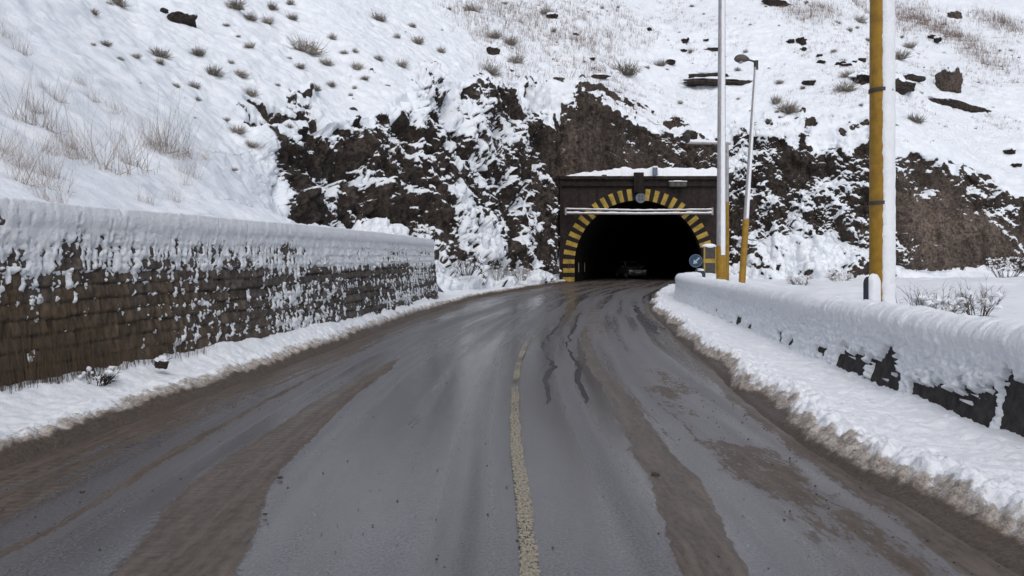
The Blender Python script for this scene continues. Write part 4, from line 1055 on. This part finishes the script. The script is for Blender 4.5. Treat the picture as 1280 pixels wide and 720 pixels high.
# car coming out of the dark
def car():
    root = empty('parked_car', (10.32, 70.0, 0.0), R(9))
    tag(root, 'dark car facing out from inside the dark tunnel', 'car')
    paint = mat_paint_metal('grey_car_paint', (0.10, 0.10, 0.105), (0.13, 0.13, 0.135), 0.35)
    glass = mat_paint_metal('dark_car_glass', (0.012, 0.013, 0.015), (0.02, 0.021, 0.023), 0.12)
    rubber = mat_paint_metal('tyre_rubber', (0.012, 0.012, 0.012), (0.02, 0.02, 0.02), 0.9)
    chrome = mat_paint_metal('bright_lamp_glass', (0.75, 0.76, 0.78), (0.62, 0.63, 0.65), 0.15, 0.2)
    L = [(-2.10, .62, .40, .58), (-2.02, .78, .28, .70), (-1.7, .84, .24, .80), (-0.95, .86, .22, .93), (0.6, .87, .22, .98), (1.7, .85, .24, .98), (2.08, .76, .30, .88)]
    V, F = [], []; k = 12
    for (y, hw, z0, z1) in L:
        for j in range(k):
            a = 2 * math.pi * j / k + math.pi / k
            sx = math.copysign(abs(math.cos(a)) ** 0.45, math.cos(a)); sz = math.copysign(abs(math.sin(a)) ** 0.55, math.sin(a))
            V.append((sx * hw, y, (z0 + z1) / 2 + sz * (z1 - z0) / 2))
    for i in range(len(L) - 1):
        for j in range(k): F.append((i*k + j, i*k + (j+1) % k, (i+1)*k + (j+1) % k, (i+1)*k + j))
    F += [tuple(range(k)), tuple((len(L)-1)*k + j for j in range(k))[::-1]]
    b = MB(); b.add(V, F); b.build('body', paint, root, True)
    c = MB()
    V = [(-.74, -.95, .92), (.74, -.95, .92), (.60, -.25, 1.44), (-.60, -.25, 1.44), (-.60, .95, 1.46), (.60, .95, 1.46), (.74, 1.75, .95), (-.74, 1.75, .95)]
    c.add(V, [(0, 1, 2, 3), (3, 2, 5, 4), (4, 5, 6, 7), (0, 3, 4, 7), (1, 6, 5, 2)]); c.build('cabin', paint, root)
    for nm, q in (('windscreen', [(-.66, -.90, .97), (.66, -.90, .97), (.55, -.31, 1.40), (-.55, -.31, 1.40)]), ('rear_window', [(-.55, 1.02, 1.41), (.55, 1.02, 1.41), (.66, 1.66, 1.0), (-.66, 1.66, 1.0)])):
        g_ = MB(); nn = (Vector(q[1]) - Vector(q[0])).cross(Vector(q[3]) - Vector(q[0])).normalized() * 0.006
        if nn.z < 0: nn = -nn
        g_.add([Vector(p_) + nn for p_ in q], [(0, 1, 2, 3)]); g_.build(nm, glass, root)
    for s in (-1, 1):
        g_ = MB(); g_.add([(s * .745, -.6, 1.0), (s * .65, -.2, 1.36), (s * .65, .9, 1.36), (s * .745, 1.4, 1.0)], [(0, 1, 2, 3)]); g_.build('side_window', glass, root)
        h = MB(); h.box((s * 0.60, -2.06, 0.66), (0.34, 0.10, 0.12), Euler((0, s * R(-8), s * R(14))), bev=0.03); h.build('headlight', chrome, root)
        m_ = MB(); m_.box((s * 0.92, -0.72, 1.0), (0.16, 0.10, 0.12), bev=0.03); m_.build('wing_mirror', paint, root)
        for y in (-1.35, 1.30):
            w_ = MB(); w_.tube([(s * .66, y, .31), (s * .86, y, .31)], 0.31, 20); wo_ = w_.build('wheel', rubber, root)
            r_ = MB(); r_.tube([(s * .86, y, .31), (s * .868, y, .31)], 0.19, 16); r_.build('rim', chrome, wo_)
    g_ = MB(); g_.box((0, -2.09, 0.64), (0.72, 0.04, 0.06), bev=0.01); g_.build('grille', chrome, root)
    g_ = MB(); g_.box((0, -2.10, 0.40), (1.2, 0.06, 0.10), bev=0.02); g_.build('bumper', rubber, root)
    g_ = MB(); g_.box((0, -2.13, 0.50), (0.46, 0.02, 0.10)); g_.build('number_plate', M['white'], root)
car()


# ------------------------------------------------------------------ dry plants, built once each and copied
def ribbon(V, F, p0, d, L, w, bend, seg=3):
    """thin tapering stalk, triangular section, so it has thickness from every side"""
    d = d.normalized(); x = d.orthogonal().normalized(); y = d.cross(x); b = len(V)
    for i in range(seg + 1):
        f = i / seg; c = p0 + d * (L * f) + bend * (f * f); r = w * (1 - 0.8 * f)
        for k in range(3):
            a = 2.0944 * k; V.append(c + (x * math.cos(a) + y * math.sin(a)) * r)
    for i in range(seg):
        for k in range(3): F.append((b + i*3 + k, b + i*3 + (k+1) % 3, b + i*3 + 3 + (k+1) % 3, b + i*3 + 3 + k))
def rv(r): return Vector((r.gauss(0, 1), r.gauss(0, 1), r.gauss(0, 1)))
def sage_mesh(seed):
    r = random.Random(seed); V, F = [], []
    for i in range(190):
        d = rv(r); d.z = abs(d.z) * 1.1 + 0.22; d.normalize()
        L = 0.55 * r.uniform(0.5, 1.2)
        ribbon(V, F, Vector((r.gauss(0, .10), r.gauss(0, .10), -0.05)), d, L, 0.012, Vector((0, 0, r.uniform(-.02, .12))) + rv(r) * .04, 2)
    for i in range(70):                                      # side sprigs
        d = rv(r); d.z = abs(d.z) * 0.7 + 0.05; d.normalize(); q = d * r.uniform(0.2, 0.42)
        ribbon(V, F, q, (d + rv(r) * 0.5), 0.16, 0.009, Vector((0, 0, .02)), 1)
    return raw_mesh('sage_tuft', V, F, [M['sage']])
def stalk_mesh(seed, n=62, w=0.0025, spread=0.20):
    r = random.Random(seed); V, F = [], []
    for i in range(n):
        a = r.uniform(0, 6.283); lean = abs(r.gauss(0, 0.34))
        d = Vector((math.cos(a) * lean, math.sin(a) * lean, 1))
        L = r.uniform(0.35, 1.0) * (1.0 if i % 3 else 1.15)
        ribbon(V, F, Vector((r.gauss(0, spread), r.gauss(0, spread), -0.05)), d, L, w * r.uniform(.7, 1.4), Vector((math.cos(a), math.sin(a), -0.3)) * r.uniform(0, .16), 4)
    for i in range(35):                                       # matted leaves at the foot
        d = rv(r); d.z = abs(d.z) * .6 + .2
        ribbon(V, F, Vector((r.gauss(0, spread * .8), r.gauss(0, spread * .8), -0.03)), d, r.uniform(.12, .3), w * 1.3, rv(r) * .03, 2)
    return raw_mesh('grass_tuft', V, F, [M['brush']])
def clump_snow(seed, n, R0, zc, sc=1.0):
    r = random.Random(seed); mb = MB()
    for i in range(n):
        bm = bmesh.new(); bmesh.ops.create_icosphere(bm, subdivisions=2, radius=1)
        s_ = r.uniform(.025, .075) * sc
        g_ = lambda: max(-1.1, min(1.1, r.gauss(0, 1))) * R0
        p = Vector((g_(), g_(), zc * r.uniform(.35, .95)))
        for v in bm.verts:
            k = 1 + 0.35 * float(vn(v.co.x * 2 + i, v.co.y * 2, v.co.z * 2, seed))
            v.co = Vector((v.co.x * s_ * 1.3 * k, v.co.y * s_ * 1.2 * k, v.co.z * s_ * .85 * k)) + p
        mb.add([v.co[:] for v in bm.verts], [[v.index for v in f.verts] for f in bm.faces]); bm.free()
    return mb
SAGE = [sage_mesh(700 + k) for k in range(5)]
STALK = [stalk_mesh(720 + k) for k in range(5)]
def plant(name, me, x, y, z, size, lab, cat, grp, zs=1.0, tilt=0.22):
    o = link(name, me); o.location = (x, y, z)
    o.rotation_euler = (random.uniform(-tilt, tilt), random.uniform(-tilt, tilt), random.uniform(0, 6.28))
    q_ = random.uniform(.75, 1.3); o.scale = (size * q_, size / q_, size * zs * random.uniform(.85, 1.2)); tag(o, lab, cat, grp); return o
SAGE_L = [(-15.75,30.24,0.54),(-16.69,33.99,0.61),(-13.14,25.97,0.31),(-12.34,25.28,0.35),(-12.62,26.96,0.38),(-13.17,30.05,0.48),(-12.45,28.42,0.4),(-12.88,32.98,0.39),(-11.65,31.36,0.56),(-11.89,33.93,0.54),(-11.11,32.81,0.46),(-11.31,27.04,0.43),(-11.35,28.63,0.46),(-10.62,27.13,0.27),(-10.18,31.27,0.37),(-9.97,34.16,0.34),(-9.95,37.68,0.75),(-10.58,41.32,0.82),(-8.7,35.64,0.5),(-13.06,42.72,0.6),(-14.15,41.17,0.74),(-13.52,41.51,0.66),(-12.43,45.39,0.63),(-13.84,46.32,0.46),(-13.77,38.72,0.46),(-13.06,38.34,0.38),(-11.98,36.68,0.37),(-13.15,25.24,0.25),(-13.48,48.7,0.49),(-9.63,27.08,0.27),(-9.16,26.81,0.32),(-9.88,24.99,0.2),(-8.5,26.25,0.31),(-7.99,23.11,0.32)]
SAGE_C = [(-9.86,43.99,0.79),(-8.86,53.27,0.85),(-7.29,51.2,0.92),(-9.52,41.03,0.74),(-7.34,40.05,0.72),(-8.54,37.92,0.53),(-7.15,43.0,0.51),(-8.02,41.53,0.5),(-6.11,44.49,0.44),(-4.64,52.9,0.63),(-1.53,54.88,0.87),(0.3,60.66,1.09),(-1.41,64.51,1.03),(-0.13,64.46,0.77),(-3.46,69.39,0.97),(3.25,75.83,1.21),(3.73,72.03,1.0),(-4.2,44.38,0.44),(-0.99,49.72,0.59),(-2.12,48.41,0.77),(-6.98,56.05,0.78),(-6.13,52.17,0.83),(-8.92,42.64,0.51),(-8.38,42.9,0.43)]
SAGE_R = [(9.51,67.21,1.47),(21.0,63.88,1.02),(21.49,62.53,0.87),(19.69,61.57,0.61),(19.76,70.33,0.56),(22.21,66.75,0.53),(13.73,65.63,0.52),(13.23,71.78,0.71),(27.74,66.3,1.32),(26.69,64.25,1.15),(36.43,75.58,1.35),(21.53,62.48,0.87),(30.34,60.44,0.96),(35.67,82.51,1.81),(28.69,71.65,0.71),(40.37,81.55,0.81),(26.65,61.36,0.61)]
TALL = [(-8.72,14.67,0.88),(-7.37,14.6,1.02),(-7.97,18.74,1.12),(-9.8,18.73,0.52),(-9.32,18.83,0.56),(-11.45,18.68,0.6),(-12.16,19.23,0.57),(-6.64,11.06,0.66),(-7.22,11.5,0.57),(-7.67,13.83,0.41),(-7.69,19.06,0.46),(-7.77,20.32,0.36),(-9.25,29.77,0.59),(-8.8,30.67,0.43),(-7.56,13.08,0.52),(-7.92,16.58,0.74),(-10.38,19.3,0.38),(-8.29,18.5,0.74)]
rr0 = random.Random(3)
zones = ((SAGE_L, 'grey brown sage tuft poking through smooth snow on the left hillside', 'sage tufts on the left hillside'),
         (SAGE_C, 'grey brown sage tuft on the snow slope between left crag and tunnel', 'sage tufts above the left crag'),
         (SAGE_R, 'grey brown sage tuft on the snow slope above the tunnel and right cliff', 'sage tufts above tunnel and right cliff'))
for k, (pts, lab, grp) in enumerate(zones):
    for i, (x, y, d) in enumerate(pts):
        plant('sage_tuft', SAGE[(i + k) % 5], x, y, hill_z(x, y) - 0.02 * d, d * rr0.choice((0.75, 0.9, 1.1, 1.3, 1.7, 2.0)), lab, 'tuft', grp, 0.85)
rr = random.Random(5)
def more(n, box, lab, grp, lo, hi):
    k = 0
    while k < n:
        x, y = rr.uniform(box[0], box[1]), rr.uniform(box[2], box[3])
        if not inside(x, y): continue
        z = hill_z(x, y)
        if z is None: continue
        plant('sage_tuft', SAGE[k % 5], x, y, z - 0.05, lo + (hi - lo) * rr.random() ** 2.2 * 1.5, lab, 'tuft', grp, 0.95); k += 1
def inside(x, y):
    z = hill_z(x, y)
    if z is None: return False
    px, py = 640 + 1004 * x / y, 326 - 1004 * (z - 1.5) / y
    return 0 < px < 1280 and 0 < py < 165
more(12, (-17, -7, 24, 44), zones[0][1], zones[0][2], .15, .34)
more(14, (-9, 2, 50, 78), zones[1][1], zones[1][2], .22, .55)
more(95, (2, 52, 61, 92), zones[2][1], zones[2][2], .22, .62)
tl = ['tall dry straw grass clump rising from the snow close above the left wall', 'short dry grass clump on the far left hillside']
for i, (x, y, h) in enumerate(TALL):
    big = h > 0.62
    plant('grass_tuft', STALK[i % 5], x, y, hill_z(x, y) - 0.03, h * (1.5 if big else 1.3), tl[0] if big else tl[1], 'grass tuft', 'tall dry grass above the wall' if big else 'short dry grass on the left hillside', 1.0, 0.18)
for i in range(20):
    a_ = rr.choice(((-8.6, 14.6), (-7.4, 14.4), (-8.0, 18.5), (-7.0, 11.6), (-9.4, 18.6), (-10.6, 17.0)))
    x, y = min(a_[0] + rr.gauss(0, .8), -6.2), max(a_[1] + rr.gauss(0, 1.1), 10)
    z = hill_z(x, y)
    plant('grass_tuft', STALK[i % 5], x, y, z - 0.03, rr.uniform(.25, .85), tl[1], 'grass tuft', 'short dry grass on the left hillside', 1.0, 0.2)

# fine reddish stubble: nobody could count it
def stubble():
    V, F = [], []; r = random.Random(9)
    for (ax, ay, rad, n) in [(29.51,82.31,1.1,70),(29.81,79.81,1.1,70),(32.09,82.6,1.1,70),(39.51,91.18,1.1,70),(44.8,92.74,1.1,70),(45.28,90.93,1.1,70),(45.68,89.06,1.1,70),(46.05,87.23,1.1,70),(47.5,87.5,1.1,70),(47.03,85.07,1.1,70),(47.17,83.09,1.1,70),(46.85,80.4,1.1,70),(46.68,78.11,1.1,70),(53.55,90.36,1.1,70),(54.06,88.98,1.1,70),(53.96,87.1,1.1,70),(44.29,95.63,1.1,70),(42.68,87.44,1.1,70),(47.71,93.92,1.1,70),(-3.38,67.93,1.5,45),(-2.45,70.22,1.5,45),(-1.46,73.16,1.5,45),(0.0,74.44,1.5,45),(1.45,72.94,1.5,45),(3.04,76.36,1.5,45),(4.33,72.42,1.5,45),(5.49,68.88,1.5,45),(6.94,69.63,1.5,45),(0.0,63.7,1.5,45),(1.71,68.59,1.5,45),(-2.6,65.23,1.5,45),(10.8,80.32,1.5,45),(11.67,78.12,1.5,45),(8.76,73.25,1.5,45),(6.03,75.73,1.5,45),(6.03,63.71,1.5,45),(7.4,61.89,1.5,45),(0.0,56.54,1.5,45)]:
        for i in range(int(n * 1.9)):
            x, y = ax + r.gauss(0, rad), ay + r.gauss(0, rad * 1.3)
            z = hill_z(x, y)
            if z is None: continue
            for k in range(3):
                ribbon(V, F, Vector((x + r.gauss(0, .12), y + r.gauss(0, .12), z - 0.05)), Vector((r.gauss(0, .25), r.gauss(0, .25), 1)), r.uniform(.30, .95), 0.010, Vector((r.gauss(0, .08), r.gauss(0, .08), 0)), 2)
    o = link('dry_grass', raw_mesh('dry_grass', V, F, [M['redstraw']])); tag(o, kind='stuff')
stubble()
def wall_straw():
    V, F = [], []; r = random.Random(19)
    for i in range(750):
        y = 5.6 + 5.2 * r.random() ** 1.5
        h = (1.55 - 0.20 * (y - 5.6)) * r.uniform(.3, 1.0)
        x = float(XW(y)) + r.uniform(.03, .10)
        ribbon(V, F, Vector((x, y, 0.1)), Vector((-0.10 + r.gauss(0, .03), r.gauss(0, .24), 1)), h, r.uniform(.002, .0045), Vector((0.03 * r.random(), r.gauss(0, .04), 0)), 3)
    o = link('dry_grass', raw_mesh('dry_grass', V, F, [M['straw']])); tag(o, kind='stuff')
wall_straw()
# twiggy shrubs with snow caught in them
def shrub(x, y, z, w, h, lab, seed, snow=14, col='twig'):
    root = empty('twig_shrub', (x, y, z), seed * 0.7); tag(root, lab, 'shrub')
    r = random.Random(seed); V, F = [], []
    def grow(p, d, L, rad, lv):
        bend = rv(r) * L * .12
        ribbon(V, F, p, d, L, rad, bend, 3)
        if lv == 0: return
        for k in range(4 if lv == 2 else 3):
            f = r.uniform(.35, 1); q = p + d.normalized() * (L * f) + bend * (f * f)
            grow(q, d.normalized() + rv(r) * .45, L * r.uniform(.45, .65), rad * .55, lv - 1)
    for i in range(26):
        a = r.uniform(0, 6.283); ln = r.uniform(.2, 1.0)
        grow(Vector((math.cos(a) * w * .12, math.sin(a) * w * .12, -0.05)), Vector((math.cos(a) * ln * w / h * .5, math.sin(a) * ln * w / h * .5, 1)), h * r.uniform(.5, .75), 0.006 + 0.004 * w, 2)
    link('twigs', raw_mesh('twigs', V, F, [M[col]]), root)
    c = clump_snow(seed + 3, snow * 3, w * .24, h * .75, min(1.0, .25 + w * .6)); c.build('snow_clumps', M['snow_wall'], root, True)
shrub(-0.75, 41.2, 0.5, 2.0, 1.1, 'low brown twig shrub at the foot of the left crag past the wall end', 41, 10, 'sage')
shrub(0.55, 44.6, 0.45, 1.5, 0.9, 'small brown twig shrub by the road nearest the left side of the tunnel', 43, 7, 'sage')
shrub(-2.0, 35.5, 0.9, 1.7, 1.2, 'brown twig shrub right beside the far end of the left wall', 45, 6)
shrub(8.5, 16.3, verge_z(8.5, 16.3) - .05, 1.6, 1.0, 'snow dusted dry shrub just behind the right barrier and thick pole', 47, 26, 'sage')
shrub(10.2, 17.6, verge_z(10.2, 17.6) - .05, 1.2, .8, 'smaller dark twig shrub right of the snow dusted shrub behind the barrier', 49, 8)
shrub(31.6, 51.4, verge_z(31.6, 51.4) - .05, 3.6, 1.9, 'wide dark thorny shrub with snow against the bare brown right cliff', 51, 34)
shrub(15.6, 43.5, verge_z(15.6, 43.5) - .05, 1.9, .8, 'grey twig shrub on the verge below the snowy rock mound', 53, 14, 'sage')
shrub(18.8, 46.0, verge_z(18.8, 46) - .05, 2.1, .9, 'broad grey twig shrub on the verge left of the thick pole', 55, 16, 'sage')
shrub(8.9, 29.0, verge_z(8.9, 29) - .05, 1.0, .6, 'small pale shrub in the snow right of the leaning street lamp', 57, 8, 'sage')

# rocks bare of snow on the slope
def rock(name, x, y, w, dep, h, yaw, lab, seed, up=0.25, grp=None, pitch=0.0, bias=0.0, tone=.8):
    bm = bmesh.new(); bmesh.ops.create_icosphere(bm, subdivisions=4 if w > .9 else 3, radius=1)
    co = np.array([v.co[:] for v in bm.verts]); Fc = [[v.index for v in f.verts] for f in bm.faces]; bm.free()
    sg = np.sign(co); co = sg * np.abs(co) ** 0.72
    p = co * 1.6 + seed * 3.3
    k = 1 + (0.20 if w > .95 else .42) * np.floor(vn(p[:, 0], p[:, 1], p[:, 2], seed) * 3) / 3 + 0.16 * fbm(p[:, 0] * 2, p[:, 1] * 2, p[:, 2] * 2, 3, seed + 2)
    k2 = 1 + 0.35 * fbm(co[:, 0] * w * 0.7 + seed, 0, 0, 3, seed + 9)
    co = co * k[:, None] * np.array([w / 2, dep / 2, h / 2]); co[:, 2] *= k2
    n = co / (np.linalg.norm(co / np.array([w, dep, h]), axis=1, keepdims=True) + 1e-6) / np.array([w, dep, h]) ** 2
    n /= np.linalg.norm(n, axis=1, keepdims=True)
    F_ = 1.5 * (n[:, 2] - 0.42) + 0.45 * fbm(co[:, 0] * 2.2, co[:, 1] * 2.2, co[:, 2] * 2.2 + seed, 3, seed + 5) + 0.52 + bias * 0.35
    me = raw_mesh(name, co, Fc, [M['terrain']], attrs=dict(snow=F_, tone=np.full(len(co), tone), straw=np.zeros(len(co))), smooth=True)
    me.set_sharp_from_angle(angle=R(38))
    o = link(name, me); o.location = (x, y, hill_z(x, y) + h * (up - 0.16)); o.rotation_euler = (0, pitch, yaw); tag(o, lab, 'rock', grp); return o
rock('boulder', -14.9, 36.3, 1.25, 1.1, .85, .3, 'black squarish boulder alone high on the smooth left hillside', 3, .30, None, 0, -.35, .55)
rock('boulder', -15.85, 36.6, .30, .3, .28, .3, 'little dark stone just left of the squarish boulder on the left hillside', 5, .3, None, 0, -.5, .6)
rock('rock_ledge', 18.0, 68.8, 6.6, 1.8, .75, .02, 'long layered rock ledge above the right end of the tunnel, behind the tall poles', 7, .30, None, .02, -.3, .7)
rock('rock_ledge', 17.1, 69.8, 3.2, 1.5, .70, .02, 'short upper rock ledge lying over the long layered ledge', 9, .55, None, -.05, -.2, .7)
rock('rock_ledge', 30.2, 65.6, 5.2, 2.0, 1.5, .1, 'dark overhanging rock ledge passing behind the thick yellow pole', 11, .22, None, .12, -.35, .6)
rock('boulder', 39.2, 72.0, 2.1, 1.8, 2.7, .4, 'big upright brown block boulder on the upper right slope', 13, .42, None, 0, -.25, 1.25)
rock('rock_ledge', 38.4, 68.6, 6.4, 1.6, 1.05, .05, 'long dark rock ledge sloping down right below the big block boulder', 15, .25, None, .22, -.3, .65)
rock('rock_ledge', 35.2, 70.6, 1.9, 1.2, .8, .05, 'small ragged ledge at upper left of the big block boulder', 16, .25, None, .1, -.2, .65)
rock('boulder', 50.2, 91.2, 1.5, 1.2, 1.35, .4, 'small brown boulder in reddish grass near the top right', 17, .35, None, .3, -.45, 1.35)
rock('rock_ledge', 44.6, 84.6, 1.8, 1.0, .55, .4, 'low broken ledge in the snow below the small brown boulder', 19, .3, None, .2, -.1, .7)
rock('rock_ledge', 6.9, 63.2, 1.35, .9, .5, .0, 'low flat dark rock just over the left part of the tunnel cliff', 21, .3, None, 0, -.3, .6)
rock('boulder', 3.7, 74.8, 1.15, .8, .55, .0, 'dark wedge rock high above the tunnel between sage tufts', 23, .35, None, 0, -.4, .5)
rock('rock_ledge', 27.8, 84.4, 3.0, 1.4, .8, .0, 'dark rock ledge at the top edge right of the tall slim pole', 25, .3, None, .25, -.35, .7)
rock('rock_ledge', 18.9, 74.8, 1.6, 1.0, .4, .0, 'thin dark rock ledge left of the tall slim pole near the top', 27, .3, None, 0, -.3, .6)
rock('boulder', -1.4, 60.8, .9, .7, .8, .0, 'dark ragged rock in the gully above the left crag', 29, .4, None, 0, -.3, .55)
for i, (x, y, d) in enumerate([(25.66,74.04,0.74),(26.64,74.09,0.89),(26.42,72.86,0.58),(27.37,71.55,0.57),(26.88,69.91,0.63),(28.31,69.33,0.69),(28.69,68.92,0.62),(29.52,69.25,0.41),(30.52,70.11,0.56),(24.35,66.07,0.92),(37.99,61.32,0.73),(37.7,60.08,0.6),(6.65,66.81,0.4),(5.7,71.56,0.43),(13.59,79.79,0.56),(16.84,77.89,0.78),(18.67,77.15,0.54),(14.4,73.04,0.87),(16.25,75.87,0.6),(44.06,83.16,0.66)]):
    rock('stone', x, y, d * 1.15, d, d * rr.uniform(.55, .9), rr.uniform(0, 3), 'small black stone poking out of the snow above tunnel and right cliff', 60 + i, .3, 'small black stones on the slope', 0, -.4, .5)

def wide_stubble():
    V, F = [], []; r = random.Random(29); k = 0
    while k < 2600:
        x, y = r.uniform(-3, 54), r.uniform(60, 93)
        if float(fbm(x / 4, y / 5, 0, 2, 909)) + r.uniform(-.5, .5) < 0.05 or not inside(x, y): continue
        z = hill_z(x, y); k += 1
        for j in range(r.randint(2, 6)):
            ribbon(V, F, Vector((x + r.gauss(0, .10), y + r.gauss(0, .10), z - 0.04)), Vector((r.gauss(0, .35), r.gauss(0, .35), 1)), r.uniform(.10, .36), 0.012, Vector((0, 0, 0)), 1)
    tag(link('dry_grass', raw_mesh('dry_grass', V, F, [M['redstraw']])), kind='stuff')
wide_stubble()

# grit and clods on the road
def pebble(V, F, c, r_, rnd):
    b = len(V)
    ax = [Vector((1, 0, 0)), Vector((0, 1, 0)), Vector((-1, 0, 0)), Vector((0, -1, 0))]
    for a in ax: V.append(c + a * r_ * rnd.uniform(.7, 1.3) + Vector((0, 0, r_ * .1)))
    for a in range(4): V.append(c + (ax[a] + ax[(a + 1) % 4]) * r_ * rnd.uniform(.35, .6) + Vector((0, 0, r_ * rnd.uniform(.55, .9))))
    V.append(c + Vector((0, 0, r_ * rnd.uniform(.7, 1.0))))
    for a in range(4):
        F.append((b + a, b + (a+1) % 4, b + 4 + a)); F.append((b + 4 + a, b + (a+1) % 4, b + 4 + (a+1) % 4)); F.append((b + 4 + a, b + 4 + (a+1) % 4, b + 8))
def grit():
    V, F = [], []; r = random.Random(31)
    for i in range(1500):
        y = 3.2 + 14 * r.random() ** 1.8
        u0, u1 = float(XL(y)) + .1, float(XR(y)) - .1
        x = r.uniform(u0, u1)
        if r.random() < .45: x = u1 - abs(r.gauss(0, .35)) if r.random() < .6 else u0 + abs(r.gauss(0, .45))
        pebble(V, F, Vector((x, y, -0.01 * abs(x - float(Cl(y))) + 0.001)), r.choice((.002, .003, .003, .004, .005, .008)), r)
    m_ = NT('dark_grit'); mat = m_.bsdf(m_.mix(m_.noise(30, 2, .5), (0.025, 0.020, 0.017), (0.075, 0.060, 0.050)), 0.8)
    tag(link('gravel', raw_mesh('gravel', V, F, [mat])), kind='stuff')
    for (x, y, d, lab) in ((-1.60, 5.55, .03, 'small dark mud clod at the edge of the left mud band'), (1.00, 5.62, .05, 'flat dark clod lying beside the right mud band'),
                           (-1.46, 4.75, .022, 'tiny dark stone on grey asphalt left of the yellow line, close to camera'), (-2.78, 5.2, .03, 'dark clod at the tip of the left shoulder mud')):
        bm = bmesh.new(); bmesh.ops.create_icosphere(bm, subdivisions=3, radius=1)
        for v in bm.verts:
            k = 1 + .4 * float(vn(v.co.x * 2 + x, v.co.y * 2, v.co.z * 2 + y, 3)); v.co = Vector((v.co.x * d * .6 * k, v.co.y * d * .4 * k, v.co.z * d * .28 * k))
        me = bpy.data.meshes.new('mud_clod'); bm.to_mesh(me); bm.free(); me.materials.append(mat)
        o_ = link('mud_clod', me); o_.location = (x, y, d * .1); tag(o_, lab, 'clod')
grit()
# bits on the left bank
rock('stone', -4.02, 9.2, .14, .13, .12, .4, 'round dark stone half sunk in the snow under the left wall', 140, 0, None, 0, -.6, .6).location = (-4.02, 9.2, .33)
shrub(-4.32, 8.35, .22, .5, .22, 'small dark weed in the roadside snow under the left wall', 61, 4)
shrub(-4.28, 9.6, .24, .45, .16, 'flat dark weed at the wall foot behind the round stone', 63, 2)

# ------------------------------------------------------------------ daylight, camera
w = bpy.data.worlds.new('World'); scene.world = w; w.use_nodes = True
nt = w.node_tree; nt.nodes.clear()
sky = nt.nodes.new('ShaderNodeTexSky'); sky.sky_type = 'NISHITA'; sky.sun_disc = False
SUN_EL, SUN_AZ = R(48), R(178)                      # azimuth clockwise from +y: high, behind the camera
sky.sun_elevation = SUN_EL; sky.sun_rotation = SUN_AZ
sky.air_density = 1.0; sky.dust_density = 2.5; sky.ozone_density = 1.0
hs = nt.nodes.new('ShaderNodeHueSaturation'); hs.inputs['Saturation'].default_value = 0.6
bg = nt.nodes.new('ShaderNodeBackground'); bg.inputs['Strength'].default_value = 0.095
wo = nt.nodes.new('ShaderNodeOutputWorld')
nt.links.new(sky.outputs[0], hs.inputs['Color']); nt.links.new(hs.outputs[0], bg.inputs['Color']); nt.links.new(bg.outputs[0], wo.inputs['Surface'])
sl = bpy.data.lights.new('overcast_sun', 'SUN'); sl.energy = 0.6; sl.angle = R(40); sl.color = (1.0, 0.985, 0.97)
so = bpy.data.objects.new('overcast_sun', sl); COL.objects.link(so)
dirv = Vector((math.sin(SUN_AZ) * math.cos(SUN_EL), math.cos(SUN_AZ) * math.cos(SUN_EL), math.sin(SUN_EL)))
so.rotation_euler = dirv.to_track_quat('Z', 'Y').to_euler(); so.location = (0, -10, 40)

cd = bpy.data.cameras.new('camera'); cam = bpy.data.objects.new('camera', cd); COL.objects.link(cam)
cam.location = (0, 0, 1.5); cam.rotation_euler = (R(90), 0, 0)
cd.sensor_width = 36; cd.lens = 1004 / 1280 * 36; cd.shift_y = -34 / 1280
cd.clip_end = 3000; cd.clip_start = 0.05
scene.camera = cam
scene.render.engine = 'CYCLES'
scene.cycles.max_bounces = 6; scene.cycles.diffuse_bounces = 3; scene.cycles.use_denoising = True
vs = scene.view_settings
vs.view_transform = 'Standard'; vs.look = 'None'; vs.exposure = 0.52; vs.gamma = 1.0; vs.use_curve_mapping = False
